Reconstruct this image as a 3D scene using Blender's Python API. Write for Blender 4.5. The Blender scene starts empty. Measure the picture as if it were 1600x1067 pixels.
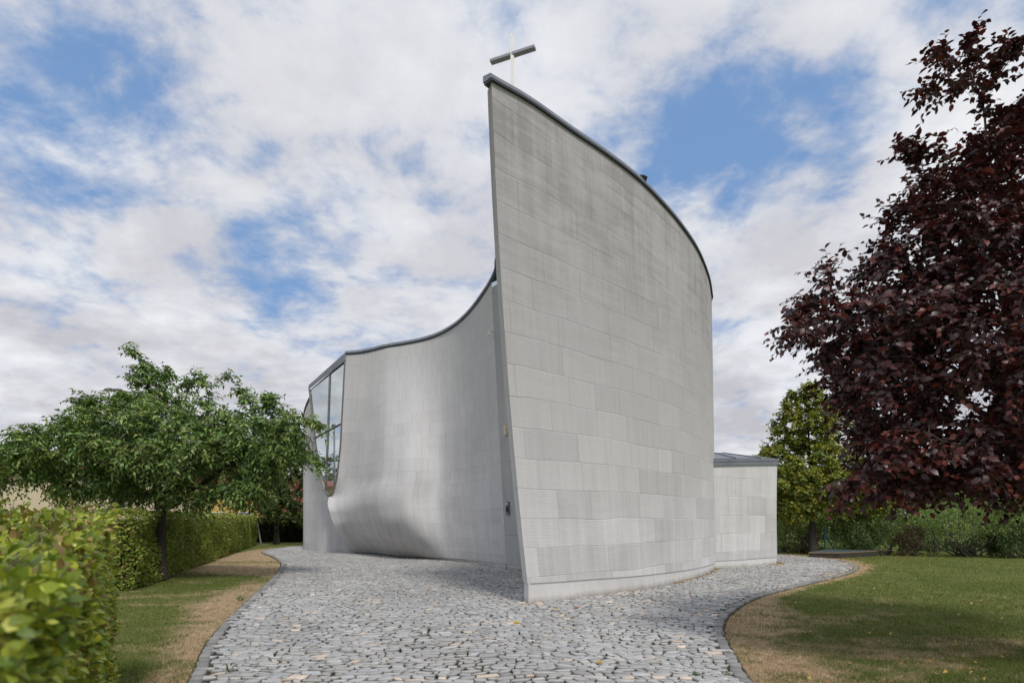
import bpy, bmesh, math, random
import numpy as np
from mathutils import Vector, Matrix

random.seed(11)
R = np.random.default_rng(7)
C = bpy.context.scene.collection
PI = math.pi

# ------------------------------------------------------------------ image coordinate helpers
# Plan points are image pixels with estimated depths; EYE is the eye height, F the focal length in image pixels.
EYE, S = 1.6, 0.85
F = 1067.0 * S
HZ = 810.0

def bx(px, d):               # plan X from an image column and an estimated depth
    return (px - 800.0) / 1067.0 * d

def zz(y, d):                # height from an image row and an estimated depth
    return EYE + (HZ - y) / 1067.0 * d

def at(px, y, Y):            # world point from an image pixel and an assumed distance Y
    return np.array([(px - 800.0) / F * Y, Y, EYE + (HZ - y) / F * Y])

def interp(x, xs, ys):
    xs = np.array(xs, float); ys = np.array(ys, float)
    o = np.argsort(xs)
    return np.interp(x, xs[o], ys[o])

def catmull(P, n):           # smooth polyline resampled to n points by arc length
    P = np.array(P, float)
    Q = np.vstack([2 * P[0] - P[1], P, 2 * P[-1] - P[-2]])
    out = []
    for i in range(1, len(Q) - 2):
        p0, p1, p2, p3 = Q[i - 1], Q[i], Q[i + 1], Q[i + 2]
        for t in np.linspace(0, 1, 24, endpoint=False):
            out.append(0.5 * ((2 * p1) + (-p0 + p2) * t + (2 * p0 - 5 * p1 + 4 * p2 - p3) * t * t
                              + (-p0 + 3 * p1 - 3 * p2 + p3) * t ** 3))
    out.append(Q[-2])
    out = np.array(out)
    L = np.concatenate([[0], np.cumsum(np.linalg.norm(np.diff(out, axis=0), axis=1))])
    s = np.linspace(0, L[-1], n)
    return np.stack([np.interp(s, L, out[:, k]) for k in range(out.shape[1])], axis=1)

# ------------------------------------------------------------------ object helpers
def tag(o, label=None, cat=None, group=None, kind=None):
    if label: o['label'] = label
    if cat: o['category'] = cat
    if group: o['group'] = group
    if kind: o['kind'] = kind
    return o

def empty(name, loc=(0, 0, 0)):
    o = bpy.data.objects.new(name, None)
    o.empty_display_size = 0.2
    C.objects.link(o)
    o.location = loc
    return o

def link(name, me, mat=None, parent=None):
    o = bpy.data.objects.new(name, me)
    C.objects.link(o)
    if mat: me.materials.append(mat)
    if parent is not None:
        o.parent = parent
        # children of things keep world coordinates
        p = parent; m = Vector((0, 0, 0))
        while p is not None:
            m += p.location; p = p.parent
        o.location = -m
    return o

def mesh_np(name, V, faces, mat=None, parent=None, col=None, smooth=False, uv=None):
    """faces: int array (n,3) or (n,4) or list of lists"""
    V = np.asarray(V, dtype=np.float32)
    me = bpy.data.meshes.new(name)
    if isinstance(faces, np.ndarray):
        n, k = faces.shape
        me.vertices.add(len(V)); me.vertices.foreach_set('co', V.ravel())
        me.loops.add(n * k); me.loops.foreach_set('vertex_index', faces.astype(np.int32).ravel())
        me.polygons.add(n)
        me.polygons.foreach_set('loop_start', (np.arange(n) * k).astype(np.int32))
        me.polygons.foreach_set('loop_total', np.full(n, k, dtype=np.int32))
        me.update(calc_edges=True); me.validate()
    else:
        me.from_pydata(V.tolist(), [], faces)
        me.update()
    if smooth:
        me.polygons.foreach_set('use_smooth', np.ones(len(me.polygons), dtype=bool))
    if col is not None:
        a = me.color_attributes.new('Col', 'FLOAT_COLOR', 'POINT')
        c4 = np.ones((len(V), 4), np.float32); c4[:, :3] = col
        a.data.foreach_set('color', c4.ravel())
    if uv is not None:
        l = me.uv_layers.new(name='UVMap')
        idx = np.empty(len(me.loops), dtype=np.int32); me.loops.foreach_get('vertex_index', idx)
        l.data.foreach_set('uv', np.asarray(uv, np.float32)[idx].ravel())
    return link(name, me, mat, parent)

class MB:
    def __init__(s): s.v = []; s.f = []
    def box(s, c, size, rz=0, M=None):
        i = len(s.v)
        for dx in (-.5, .5):
            for dy in (-.5, .5):
                for dz in (-.5, .5):
                    p = Vector((dx * size[0], dy * size[1], dz * size[2]))
                    if M is not None: p = M @ p
                    elif rz: p = Matrix.Rotation(rz, 3, 'Z') @ p
                    s.v.append(tuple(p + Vector(c)))
        for q in ((0, 1, 3, 2), (4, 6, 7, 5), (0, 4, 5, 1), (2, 3, 7, 6), (0, 2, 6, 4), (1, 5, 7, 3)):
            s.f.append([i + k for k in q])
        return s
    def tube(s, pts, r, n=8, cap=True):
        pts = [Vector(p) for p in pts]
        rs = r if hasattr(r, '__len__') else [r] * len(pts)
        i0 = len(s.v); ref = None
        for k, p in enumerate(pts):
            d = (pts[min(k + 1, len(pts) - 1)] - pts[max(k - 1, 0)]).normalized()
            if ref is None:
                ref = Vector((0, 0, 1)) if abs(d.z) < .9 else Vector((1, 0, 0))
            a = d.cross(ref).normalized(); b = d.cross(a).normalized()
            ref = a.cross(d).normalized() if False else ref
            for j in range(n):
                t = 2 * PI * j / n
                s.v.append(tuple(p + (a * math.cos(t) + b * math.sin(t)) * rs[k]))
        for k in range(len(pts) - 1):
            for j in range(n):
                a = i0 + k * n + j; b = i0 + k * n + (j + 1) % n
                s.f.append([a, b, b + n, a + n])
        if cap:
            s.f.append([i0 + j for j in range(n)][::-1]); e = i0 + (len(pts) - 1) * n
            s.f.append([e + j for j in range(n)])
        return s
    def poly(s, pts):
        i = len(s.v); s.v += [tuple(p) for p in pts]; s.f.append(list(range(i, i + len(pts)))); return s
    def build(s, name, mat, parent=None, smooth=False, bevel=0):
        o = mesh_np(name, s.v, s.f, mat, parent, smooth=smooth)
        bm = bmesh.new(); bm.from_mesh(o.data); bmesh.ops.recalc_face_normals(bm, faces=bm.faces)
        bm.to_mesh(o.data); bm.free()
        if bevel:
            m = o.modifiers.new('Bevel', 'BEVEL'); m.width = bevel; m.segments = 2; m.limit_method = 'ANGLE'
        return o

# ------------------------------------------------------------------ material helpers
class NT:
    def __init__(s, nt): s.nt = nt
    def n(s, typ, ins=None, **props):
        nd = s.nt.nodes.new(typ)
        for k, v in props.items(): setattr(nd, k, v)
        for k, v in (ins or {}).items(): s.set(nd.inputs[k], v)
        return nd
    def set(s, sock, v):
        if isinstance(v, bpy.types.NodeSocket): s.nt.links.new(v, sock)
        elif isinstance(v, bpy.types.Node): s.nt.links.new(v.outputs[0], sock)
        else:
            if sock.type == 'RGBA' and hasattr(v, '__len__') and len(v) == 3: v = (*v, 1)
            sock.default_value = v
    def m(s, op, a, b=None, c=None, clamp=False):
        nd = s.nt.nodes.new('ShaderNodeMath'); nd.operation = op; nd.use_clamp = clamp
        for i, v in enumerate((a, b, c)):
            if v is not None: s.set(nd.inputs[i], v)
        return nd.outputs[0]
    def vm(s, op, a, b=None, scale=None):
        nd = s.nt.nodes.new('ShaderNodeVectorMath'); nd.operation = op
        s.set(nd.inputs[0], a)
        if b is not None: s.set(nd.inputs[1], b)
        if scale is not None: s.set(nd.inputs['Scale'], scale)
        return nd.outputs['Value'] if op in ('DOT_PRODUCT', 'LENGTH') else nd.outputs[0]
    def mix(s, f, a, b, blend='MIX'):
        nd = s.nt.nodes.new('ShaderNodeMix'); nd.data_type = 'RGBA'; nd.blend_type = blend
        s.set(nd.inputs[0], f); s.set(nd.inputs[6], a); s.set(nd.inputs[7], b)
        return nd.outputs[2]
    def mr(s, v, a, b, c=0.0, d=1.0, smooth=False):
        nd = s.nt.nodes.new('ShaderNodeMapRange'); nd.clamp = True
        if smooth: nd.interpolation_type = 'SMOOTHSTEP'
        for i, x in enumerate((v, a, b, c, d)): s.set(nd.inputs[i], x)
        return nd.outputs[0]
    def noise(s, vec, scale, detail=4, rough=.55, dist=0, out=0, w=None):
        nd = s.n('ShaderNodeTexNoise', {'Scale': scale, 'Detail': detail, 'Roughness': rough, 'Distortion': dist})
        if vec is not None: s.set(nd.inputs['Vector'], vec)
        return nd.outputs[out]
    def xyz(s, x, y, z=0.0):
        return s.n('ShaderNodeCombineXYZ', {0: x, 1: y, 2: z}).outputs[0]

def newmat(name):
    m = bpy.data.materials.new(name); m.use_nodes = True
    m.node_tree.nodes.clear()
    t = NT(m.node_tree)
    out = t.n('ShaderNodeOutputMaterial')
    return m, t, out

def principled(t, out, **ins):
    p = t.n('ShaderNodeBsdfPrincipled')
    for k, v in ins.items(): t.set(p.inputs[k.replace('_', ' ')], v)
    t.set(out.inputs['Surface'], p.outputs[0])
    return p

def plain(name, col, rough=.6, metal=0, var=.12, scale=6, spec=.5, bump=0.0):
    m, t, out = newmat(name)
    co = t.n('ShaderNodeTexCoord').outputs['Object']
    nz = t.noise(co, scale, 6, .6)
    k = t.mr(nz, .25, .75, 1 - var, 1 + var)
    c = t.vm('SCALE', (*col,), scale=k)
    ins = dict(Base_Color=c, Roughness=rough, Metallic=metal)
    p = principled(t, out, **ins)
    p.inputs['Specular IOR Level'].default_value = spec
    if bump:
        b = t.n('ShaderNodeBump', {'Strength': bump, 'Distance': .02, 'Height': t.noise(co, scale * 6, 5)})
        t.set(p.inputs['Normal'], b)
    return m

def concrete(name, base=(.46, .455, .445), weather=0.0, course=.56, ribs=0.0, top=9.3, cellk=.20):
    m, t, out = newmat(name)
    uv = t.n('ShaderNodeUVMap').outputs[0]
    sp = t.n('ShaderNodeSeparateXYZ', {0: uv}); u, v = sp.outputs[0], sp.outputs[1]
    wob = t.noise(uv, .5, 3)
    vr = t.m('DIVIDE', t.m('ADD', v, t.m('MULTIPLY', wob, .16)), course)
    row = t.m('FLOOR', vr); fr = t.m('FRACT', vr)
    w = t.m('ADD', t.m('MULTIPLY', u, .85), t.m('MULTIPLY', row, 37.73))
    vc = t.n('ShaderNodeTexVoronoi', {'W': w, 'Scale': 1.0}, voronoi_dimensions='1D')
    ve = t.n('ShaderNodeTexVoronoi', {'W': w, 'Scale': 1.0}, voronoi_dimensions='1D', feature='DISTANCE_TO_EDGE')
    cell = t.n('ShaderNodeSeparateColor', {0: vc.outputs['Color']})
    cr, cg = cell.outputs[0], cell.outputs[1]
    streak = t.noise(t.xyz(t.m('ADD', t.m('MULTIPLY', u, 9.0), t.m('MULTIPLY', cg, 40.0)), t.m('MULTIPLY', v, .5), row), 1.0, 5, .6)
    longst = t.noise(t.xyz(t.m('MULTIPLY', u, 3.0), t.m('MULTIPLY', v, .16), 3.0), 1.0, 6, .62)
    patch = t.noise(uv, .45, 5, .6, .4)
    fine = t.noise(uv, 22, 4, .65)
    k = t.m('ADD', 1.0, t.m('MULTIPLY', t.m('SUBTRACT', cr, .5), cellk))
    k = t.m('ADD', k, t.m('MULTIPLY', t.m('SUBTRACT', streak, .5), .26))
    k = t.m('ADD', k, t.m('MULTIPLY', t.m('SUBTRACT', longst, .5), .40))
    k = t.m('ADD', k, t.m('MULTIPLY', t.m('SUBTRACT', patch, .5), .36))
    k = t.m('ADD', k, t.m('MULTIPLY', t.m('SUBTRACT', fine, .5), .16))
    smear = t.noise(t.xyz(t.m('MULTIPLY', u, .8), t.m('MULTIPLY', v, 6.0), 5.0), 1.0, 7, .66, .8)
    k = t.m('ADD', k, t.m('MULTIPLY', t.m('SUBTRACT', smear, .5), .22))
    # course joints: shadow lines and light edges put into the colour
    jn = t.noise(t.xyz(t.m('MULTIPLY', u, .6), t.m('MULTIPLY', row, 7.1), 0.0), 1.0, 2)
    de = t.m('MINIMUM', fr, t.m('SUBTRACT', 1.0, fr))
    jl = t.mr(de, .004, .024, 1, 0)
    jd = t.mr(jn, .46, .68, .0, .30)
    jh = t.mr(jn, .34, .46, .10, 0)
    k = t.m('MULTIPLY', k, t.m('SUBTRACT', 1.0, t.m('MULTIPLY', jl, jd)))
    k = t.m('MULTIPLY', k, t.m('ADD', 1.0, t.m('MULTIPLY', jl, jh)))
    vl = t.mr(ve.outputs['Distance'], .003, .018, .14, 0)
    k = t.m('MULTIPLY', k, t.m('SUBTRACT', 1.0, vl))
    hgt = t.m('ADD', t.m('MULTIPLY', t.m('SUBTRACT', 1.0, jl), 1.0), t.m('MULTIPLY', fine, .5))
    if ribs:
        fade = t.m('MULTIPLY', t.mr(u, .4, 3.6, 1, 0), t.mr(v, 2.5, 5.5, 1, .15))
        rn = t.noise(t.xyz(t.m('MULTIPLY', u, 2.0), t.m('MULTIPLY', v, 9.0), 0.0), 1.0, 3)
        sn = t.m('SINE', t.m('MULTIPLY', t.m('ADD', v, t.m('MULTIPLY', rn, .01)), 2 * PI / .034))
        rb = t.m('MULTIPLY', t.m('MULTIPLY', sn, fade), ribs)
        k = t.m('MULTIPLY', k, t.m('ADD', 1.0, t.m('MULTIPLY', rb, t.mr(rn, .35, .65, .3, 1.3))))
        hgt = t.m('ADD', hgt, t.m('MULTIPLY', rb, 3.0))
    col = t.vm('SCALE', (*base,), scale=k)
    if weather:
        wf = t.mr(v, 1.2, top * .9, 0, 1)
        wn = t.m('ADD', t.m('MULTIPLY', longst, .8), t.m('MULTIPLY', patch, .8))
        wn = t.m('ADD', wn, t.m('MULTIPLY', t.m('SUBTRACT', smear, .5), .7))
        wn = t.m('ADD', wn, t.m('MULTIPLY', t.m('SUBTRACT', cr, .5), .22))
        wf = t.m('MULTIPLY', wf, t.mr(wn, .55, 1.0, .30, 1.25))
        wf = t.m('MULTIPLY', wf, weather, clamp=True)
        dark = t.vm('MULTIPLY', col, (.50, .49, .48))
        col = t.mix(wf, col, dark)
    p = principled(t, out, Base_Color=col, Roughness=.86)
    p.inputs['Specular IOR Level'].default_value = .25
    b = t.n('ShaderNodeBump', {'Strength': .4, 'Distance': .012, 'Height': hgt})
    t.set(p.inputs['Normal'], b)
    return m

def leafmat(name, trans=.3, rough=.45, spec=.4, tint=(1, 1, 1)):
    m, t, out = newmat(name)
    c = t.n('ShaderNodeVertexColor', layer_name='Col').outputs[0]
    p = t.n('ShaderNodeBsdfPrincipled', {'Base Color': c, 'Roughness': rough, 'Specular IOR Level': spec})
    tr = t.n('ShaderNodeBsdfTranslucent', {'Color': t.vm('MULTIPLY', c, tuple(tint))})
    mx = t.n('ShaderNodeMixShader', {0: trans, 1: p.outputs[0], 2: tr.outputs[0]})
    t.set(out.inputs['Surface'], mx.outputs[0])
    return m

def bark(name, col):
    m, t, out = newmat(name)
    co = t.n('ShaderNodeTexCoord').outputs['Object']
    st = t.vm('MULTIPLY', co, (14, 14, 3))
    nz = t.noise(st, 1.5, 6, .65)
    c = t.vm('SCALE', (*col,), scale=t.mr(nz, .25, .75, .55, 1.5))
    p = principled(t, out, Base_Color=c, Roughness=.9)
    t.set(p.inputs['Normal'], t.n('ShaderNodeBump', {'Strength': .7, 'Distance': .03, 'Height': nz}))
    return m

M = {}
M['conc_a'] = concrete('weathered_concrete_front', (.63, .62, .612), .92, ribs=.06)
M['conc_b'] = concrete('weathered_concrete_side', (.60, .592, .59), .3, course=.5, cellk=.11)
M['conc_j'] = concrete('shaded_smooth_concrete_jamb', (.46, .458, .455), .4, course=1.15, cellk=.08)  # smoother, greyer concrete; the prow wall's shade also put into its darker base
M['conc_c'] = concrete('pale_concrete_annex', (.62, .61, .595), .15, course=.6)
def plinth_mat():
    m, t, out = newmat('render_plinth')
    co = t.n('ShaderNodeTexCoord').outputs['Object']
    z = t.n('ShaderNodeSeparateXYZ', {0: co}).outputs[2]
    n1 = t.noise(t.vm('MULTIPLY', co, (3, 3, 1.2)), 1.2, 6, .65); n2 = t.noise(co, 22, 5, .65)
    c = t.vm('SCALE', (.70, .69, .672), scale=t.mr(n1, .25, .75, .86, 1.06))
    f = t.m('MULTIPLY', t.mr(t.m('ADD', z, t.m('MULTIPLY', t.m('SUBTRACT', n1, .5), .16)), -.01, .13, 1, 0), t.mr(n2, .3, .65, .35, .9))
    c = t.mix(f, c, (.30, .25, .19))
    p = principled(t, out, Base_Color=c, Roughness=.85)
    t.set(p.inputs['Normal'], t.n('ShaderNodeBump', {'Strength': .2, 'Distance': .01, 'Height': n2}))
    return m
M['plinth'] = plinth_mat()
M['zinc'] = plain('zinc_sheet', (.23, .25, .275), .5, .45, .2, 2.5)
M['zinc_dark'] = plain('dark_zinc_edge', (.055, .06, .068), .5, .4, .2, 3)
M['steel'] = plain('brushed_steel', (.36, .36, .36), .45, .5, .02, 3)
M['white_metal'] = plain('white_metal', (.78, .77, .74), .45, 0, .015, 3)
M['frame'] = plain('window_frame', (.20, .19, .18), .4, .5, .12, 4)
M['black'] = plain('black_plastic', (.015, .015, .016), .5)
M['cream'] = plain('cream_plastic', (.62, .54, .38), .5)
M['greybox'] = plain('grey_metal_box', (.20, .21, .225), .4, .5)
M['bark_dark'] = bark('dark_bark', (.045, .036, .03))
M['bark_grey'] = bark('grey_bark', (.11, .095, .08))
M['wood'] = plain('weathered_wood', (.24, .16, .10), .85, var=.3, scale=5, bump=.3)
M['tealsheet'] = plain('teal_sheet', (.10, .14, .14), .5, .1, .15, 3)
M['greenpaint'] = plain('green_painted_metal', (.02, .075, .06), .45)
M['wire'] = plain('grey_wire', (.22, .23, .22), .5, .5)
M['yellow_wall'] = plain('yellow_render', (.62, .42, .13), .85, var=.08, scale=1)
M['cream_wall'] = plain('cream_render', (.68, .58, .40), .85, var=.06, scale=1)
M['rooftile'] = plain('red_roof_tile', (.30, .09, .055), .8, var=.25, scale=9, bump=.4)
M['win_white'] = plain('white_window_frame', (.75, .75, .74), .5)
M['darkglass'] = plain('dark_window_glass', (.03, .04, .05), .08, 0, .1, 1, spec=.9)
M['soffit'] = plain('roof_soffit', (.2, .2, .21), .7)

def glass_mat():
    m, t, out = newmat('reflective_glazing')
    co = t.n('ShaderNodeTexCoord').outputs['Object']
    gl = t.n('ShaderNodeBsdfGlossy', {'Color': (.88, .94, .93, 1), 'Roughness': .012})
    b = t.n('ShaderNodeBump', {'Strength': .05, 'Distance': .01, 'Height': t.noise(co, .8, 2)})
    t.set(gl.inputs['Normal'], b)
    df = t.n('ShaderNodeBsdfDiffuse', {'Color': (.20, .22, .215, 1)})
    mx = t.n('ShaderNodeMixShader', {0: .74, 1: df.outputs[0], 2: gl.outputs[0]})
    t.set(out.inputs['Surface'], mx.outputs[0])
    return m
M['glass'] = glass_mat()

# ------------------------------------------------------------------ CHURCH
church = empty('church', (0, 12.84 * S, 0))
tag(church, 'curved grey concrete church with a leaning prow wall and a U-shaped tall window', 'church')

def sheet(name, P, mat, parent, uv, smooth=True):
    """P: (nu,nv,3) grid"""
    nu, nv, _ = P.shape
    i = np.arange(nu * nv).reshape(nu, nv)
    q = np.stack([i[:-1, :-1], i[1:, :-1], i[1:, 1:], i[:-1, 1:]], -1).reshape(-1, 4)
    return mesh_np(name, P.reshape(-1, 3), q, mat, parent, smooth=smooth, uv=uv.reshape(-1, 2))

def grid_faces(nu, nv, off=0, flip=False):
    i = np.arange(nu * nv).reshape(nu, nv) + off
    q = np.stack([i[:-1, :-1], i[1:, :-1], i[1:, 1:], i[:-1, 1:]], -1).reshape(-1, 4)
    return q[:, ::-1] if flip else q

def sc(P):                                 # plan from image coordinates and estimated depths -> world
    P = np.array(P, float); P[:, 1] *= S; return P

# --- front wall (prow wall)
base_vis = [(bx(a, d), d) for a, d in ((828, 12.84), (876, 13.36), (926, 14.1), (999.5, 15.35), (1068, 17.5), (1104, 19.8), (1119, 21.9))]
base_ext = [base_vis[-1], (7.0, 23.6), (7.2, 25.5), (7.1, 28), (6.7, 31)]
tp = ((768, 116, 11.8), (827.5, 150.6, 12.6), (895, 198, 13.6), (949, 235, 14.5), (996, 272, 15.5), (1030, 306, 16.4),
      (1063.7, 346, 17.6), (1090.7, 387, 19.0), (1106.5, 427, 20.6), (1112, 458, 22.2))
top_vis = [(bx(a, d), d, zz(y, d)) for a, y, d in tp]
top_ext = [top_vis[-1], (6.75, 23.8, 8.85), (6.85, 25.8, 8.8), (6.7, 28, 8.8), (6.3, 31, 8.8)]
NB, NE, NV = 84, 24, 40
bc = np.vstack([catmull(sc(base_vis), NB), catmull(sc(base_ext), NE)[1:]])
tv = np.array(top_vis); tv[:, 1] *= S
te = np.array(top_ext); te[:, 1] *= S
tc = np.vstack([catmull(tv, NB), catmull(te, NE)[1:]])
NU = len(bc)
tc[:, 2] -= .125                                         # wall top under the coping
ul = np.concatenate([[0], np.cumsum(np.linalg.norm(np.diff(bc, axis=0), axis=1))])
plz = np.interp(ul, [0, ul[NB - 1], ul[-1]], [.385, .19, .19])      # top of plinth

def wall_pt(i, z):
    h = np.clip(z / tc[i, 2], 0, 1)
    p = np.array([*(bc[i] * (1 - h) + tc[i, :2] * h), z])
    fo = max(0, 1 - i / (NB * .8)) ** 2
    p[0] -= .095 * 4 * h * (1 - h) * fo
    return p

def plan_normal(i, z):
    a = wall_pt(max(i - 1, 0), z); b = wall_pt(min(i + 1, NU - 1), z)
    d = (b - a)[:2]; d /= np.linalg.norm(d)
    return np.array([-d[1], d[0], 0])                    # towards the inside
th = np.interp(ul, [0, .9, 30], [.085, .34, .34])
OUT = np.zeros((NU, NV, 3)); INN = OUT.copy(); UVA = np.zeros((NU, NV, 2))
for i in range(NU):
    for j in range(NV):
        z = plz[i] + (tc[i, 2] - plz[i]) * j / (NV - 1)
        OUT[i, j] = wall_pt(i, z); INN[i, j] = OUT[i, j] + plan_normal(i, z) * th[i]
        if i == 0: INN[i, j] = OUT[i, j] + np.array([-.080, .24, 0])
        UVA[i, j] = (ul[i], z)
n1 = NU * NV
ii = np.arange(n1).reshape(NU, NV)
fa = [grid_faces(NU, NV), grid_faces(NU, NV, n1, True),
      np.stack([ii[0, :-1], ii[0, 1:], ii[0, 1:] + n1, ii[0, :-1] + n1], -1),
      np.stack([ii[:-1, -1], ii[1:, -1], ii[1:, -1] + n1, ii[:-1, -1] + n1], -1),
      np.stack([ii[:-1, 0], ii[:-1, 0] + n1, ii[1:, 0] + n1, ii[1:, 0]], -1),
      np.stack([ii[-1, :-1], ii[-1, :-1] + n1, ii[-1, 1:] + n1, ii[-1, 1:]], -1)]
front = mesh_np('front_wall', np.vstack([OUT.reshape(-1, 3), INN.reshape(-1, 3)]), np.vstack(fa), M['conc_a'], church,
                uv=np.vstack([UVA.reshape(-1, 2), UVA.reshape(-1, 2) + [30, 0]]))
def shade_auto(o, ang=35):
    me = o.data
    me.polygons.foreach_set('use_smooth', np.ones(len(me.polygons), bool))
    bm = bmesh.new(); bm.from_mesh(me)
    for e in bm.edges:
        if len(e.link_faces) == 2 and e.calc_face_angle(0) > math.radians(ang): e.smooth = False
    bm.to_mesh(me); bm.free()
shade_auto(front)

def sweep(name, prof, mat, parent, close=True, cap=True):
    """prof: list over stations of lists of points"""
    P = np.array(prof); n, k, _ = P.shape
    F_ = []
    for a in range(n - 1):
        for b in range(k if close else k - 1):
            c = (b + 1) % k
            F_.append([a * k + b, a * k + c, (a + 1) * k + c, (a + 1) * k + b])
    if cap:
        F_.append(list(range(k))); F_.append([(n - 1) * k + b for b in range(k)][::-1])
    o = mesh_np(name, P.reshape(-1, 3), F_, mat, parent)
    bm = bmesh.new(); bm.from_mesh(o.data); bmesh.ops.recalc_face_normals(bm, faces=bm.faces); bm.to_mesh(o.data); bm.free()
    shade_auto(o, 30)
    return o

# plinth of the front wall
pr = []
for i in range(NU):
    o = OUT[i, 0]; nrm = plan_normal(i, plz[i])
    a = o + nrm * .022; b = o + nrm * max(th[i] - .01, .05)
    if i == 0: a = o + np.array([.016, .014, 0]); b = o + np.array([-.06, .22, 0])
    pr.append([(a[0], a[1], -.15), (a[0], a[1], plz[i]), (b[0], b[1], plz[i]), (b[0], b[1], -.15)])
sweep('plinth', pr, M['plinth'], front)
# coping of the front wall: dark drip edge and zinc cap
pr, pr2 = [], []
for i in range(NU):
    o = OUT[i, -1]; nrm = plan_normal(i, tc[i, 2]); t_ = np.array([-nrm[1], nrm[0], 0]) * -1
    sh = np.array([0, 0, 0.])
    if i == 0: sh = -np.array([nrm[1], -nrm[0], 0]) * .035
    thk = max(th[i], .1)
    a = o - nrm * .05 + sh; b = o + nrm * (thk + .05) + sh
    z = o[2]
    pr.append([(a[0], a[1], z - .012), (a[0], a[1], z + .03), (b[0], b[1], z + .03), (b[0], b[1], z - .012)])
    a = o - nrm * .035 + sh * 1.2; b = o + nrm * (thk + .07) + sh * 1.3
    pr2.append([(a[0], a[1], z + .032), (a[0] + nrm[0] * .015, a[1] + nrm[1] * .015, z + .115), (b[0], b[1], z + .15), (b[0], b[1], z + .032)])
cop = sweep('coping', pr2, M['zinc'], front)
sweep('drip_edge', pr, M['zinc_dark'], cop)

# --- side wall (concave, with the hull-like nose)
Dt_t = ([768, 740, 728, 705, 674, 638, 597, 541, 530], [21.7, 24.4, 25.6, 27.0, 28.3, 28.9, 29.4, 30.3, 30.35])
Db_t = ([791, 721, 650, 600, 555, 531, 475], [21.9, 25.3, 27.5, 28.9, 30.5, 31.6, 34.8])
Dh_t = ([790, 721, 680, 650, 600, 555, 530, 512], [21.9, 25.2, 26.6, 27.3, 28.1, 29.2, 30.1, 31.0])
def smooth_table(T, w):
    g = np.linspace(440, 830, 781); v = interp(g, *T)
    o = np.argsort(T[0]); xs = np.array(T[0])[o]; ys = np.array(T[1])[o]      # extend the end slopes
    v = np.where(g > xs[-1], ys[-1] + (g - xs[-1]) * (ys[-1] - ys[-2]) / (xs[-1] - xs[-2]), v)
    v = np.where(g < xs[0], ys[0] + (g - xs[0]) * (ys[1] - ys[0]) / (xs[1] - xs[0]), v)
    k = np.exp(-.5 * (np.arange(-120, 121) / (w * 2)) ** 2); k /= k.sum()
    return g, np.convolve(np.pad(v, 120, mode='reflect', reflect_type='odd'), k, mode='valid')
Dt_t = smooth_table(Dt_t, 18); Db_t = smooth_table(Db_t, 18)
pxL_t = ([0, .05, .3, .6, .8, 1.5, 2.25, 2.63, 3.1, 4.0, 5.87, 9.0], [556, 552, 545, 538, 531, 519, 511.5, 514, 523.5, 528.6, 533.7, 540])
def winD(px): return 24.41 / (1 + .798 * (px - 800) / 1067.)
def B_pt(s, z, ztop):
    f = z / 9.1
    pR = 791 + (768 - 791) * f
    pL = interp(z, *pxL_t)
    px = pR + (pL - pR) * s
    db = interp(791 + (552 - 791) * s, *Db_t); dt = interp(768 + (540 - 768) * s, *Dt_t); dh = interp(787 + (512 - 787) * s, *Dh_t)
    ss = lambda x: (lambda q: q * q * (3 - 2 * q))(min(1, max(0, x)))
    w = z / ztop
    lin = db + (dt - db) * w
    amp = 2.05 * ss((s - .32) / .28) * (1 - .22 * ss((s - .64) / .2))
    if z < 1.9: g = math.sin(PI / 2 * z / 1.9) ** .95
    else: g = .5 + .5 * math.cos(PI * min(1, (z - 1.9) / 7.2))
    D = lin - amp * g
    De = winD(pL) if z > 2.63 else interp(z, [0, .5, 1.35, 2.0, 2.63], [31.5, 31.15, 30.6, 30.55, winD(514)])
    k = ss((s - .70) / .30)
    D = D * (1 - k) + De * k
    return np.array([bx(px, D), D * S, z])
NS, NZ = 70, 60
zs_f = np.concatenate([np.linspace(.0, 1, 22) ** 1.3 * 2.63, np.linspace(2.75, 9.0, NZ - 22)]) / 9.0
B = np.zeros((NS, NZ, 3)); UVB = np.zeros((NS, NZ, 2))
for a in range(NS):
    s = a / (NS - 1); ztop = 9.12 - .22 * s
    for j in range(NZ):
        z = .14 * (1 - s * .7) + (ztop - .14 * (1 - s * .7)) * zs_f[j]
        B[a, j] = B_pt(s, z, ztop)
mid = B[:, NZ // 2]
sl = np.concatenate([[0], np.cumsum(np.linalg.norm(np.diff(mid, axis=0), axis=1))])
for a in range(NS): UVB[a, :, 0] = -sl[a]; UVB[a, :, 1] = B[a, :, 2]
side = sheet('side_wall', B, M['conc_b'], church, UVB)
# nose wrap behind the silhouette
zr = [z for z in np.linspace(.04, 2.66, 18)]
W = np.zeros((5, len(zr), 3)); UVW = np.zeros((5, len(zr), 2))
for j, z in enumerate(zr):
    p0 = B_pt(1, z, 8.9); D = p0[1] / S; px = 800 + p0[0] / D * 1067
    for a, (dp, dd) in enumerate(((0, 0), (-.6, .25), (1.5, .8), (9, 1.6), (26, 2.6))):
        W[a, j] = (bx(px + dp, D + dd), (D + dd) * S, z); UVW[a, j] = (-sl[-1] - dd, z)
sheet('nose', W, M['conc_b'], side, UVW)
# base plinth of side wall
pr = []
for a in range(NS):
    s = a / (NS - 1)
    p = B_pt(s, .0, 9); h = .14 * (1 - s * .7)
    q = B[min(a + 1, NS - 1), 0] - B[max(a - 1, 0), 0]; nrm = np.array([q[1], -q[0]]); nrm /= np.linalg.norm(nrm)
    if nrm[1] < 0: nrm = -nrm
    x0, y0 = p[0] - nrm[0] * .0, p[1] + .03
    pr.append([(x0, y0, -.1), (x0, y0, h), (x0, y0 + .5, h), (x0, y0 + .5, -.1)])
sweep('plinth', pr, M['plinth'], side)
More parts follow.
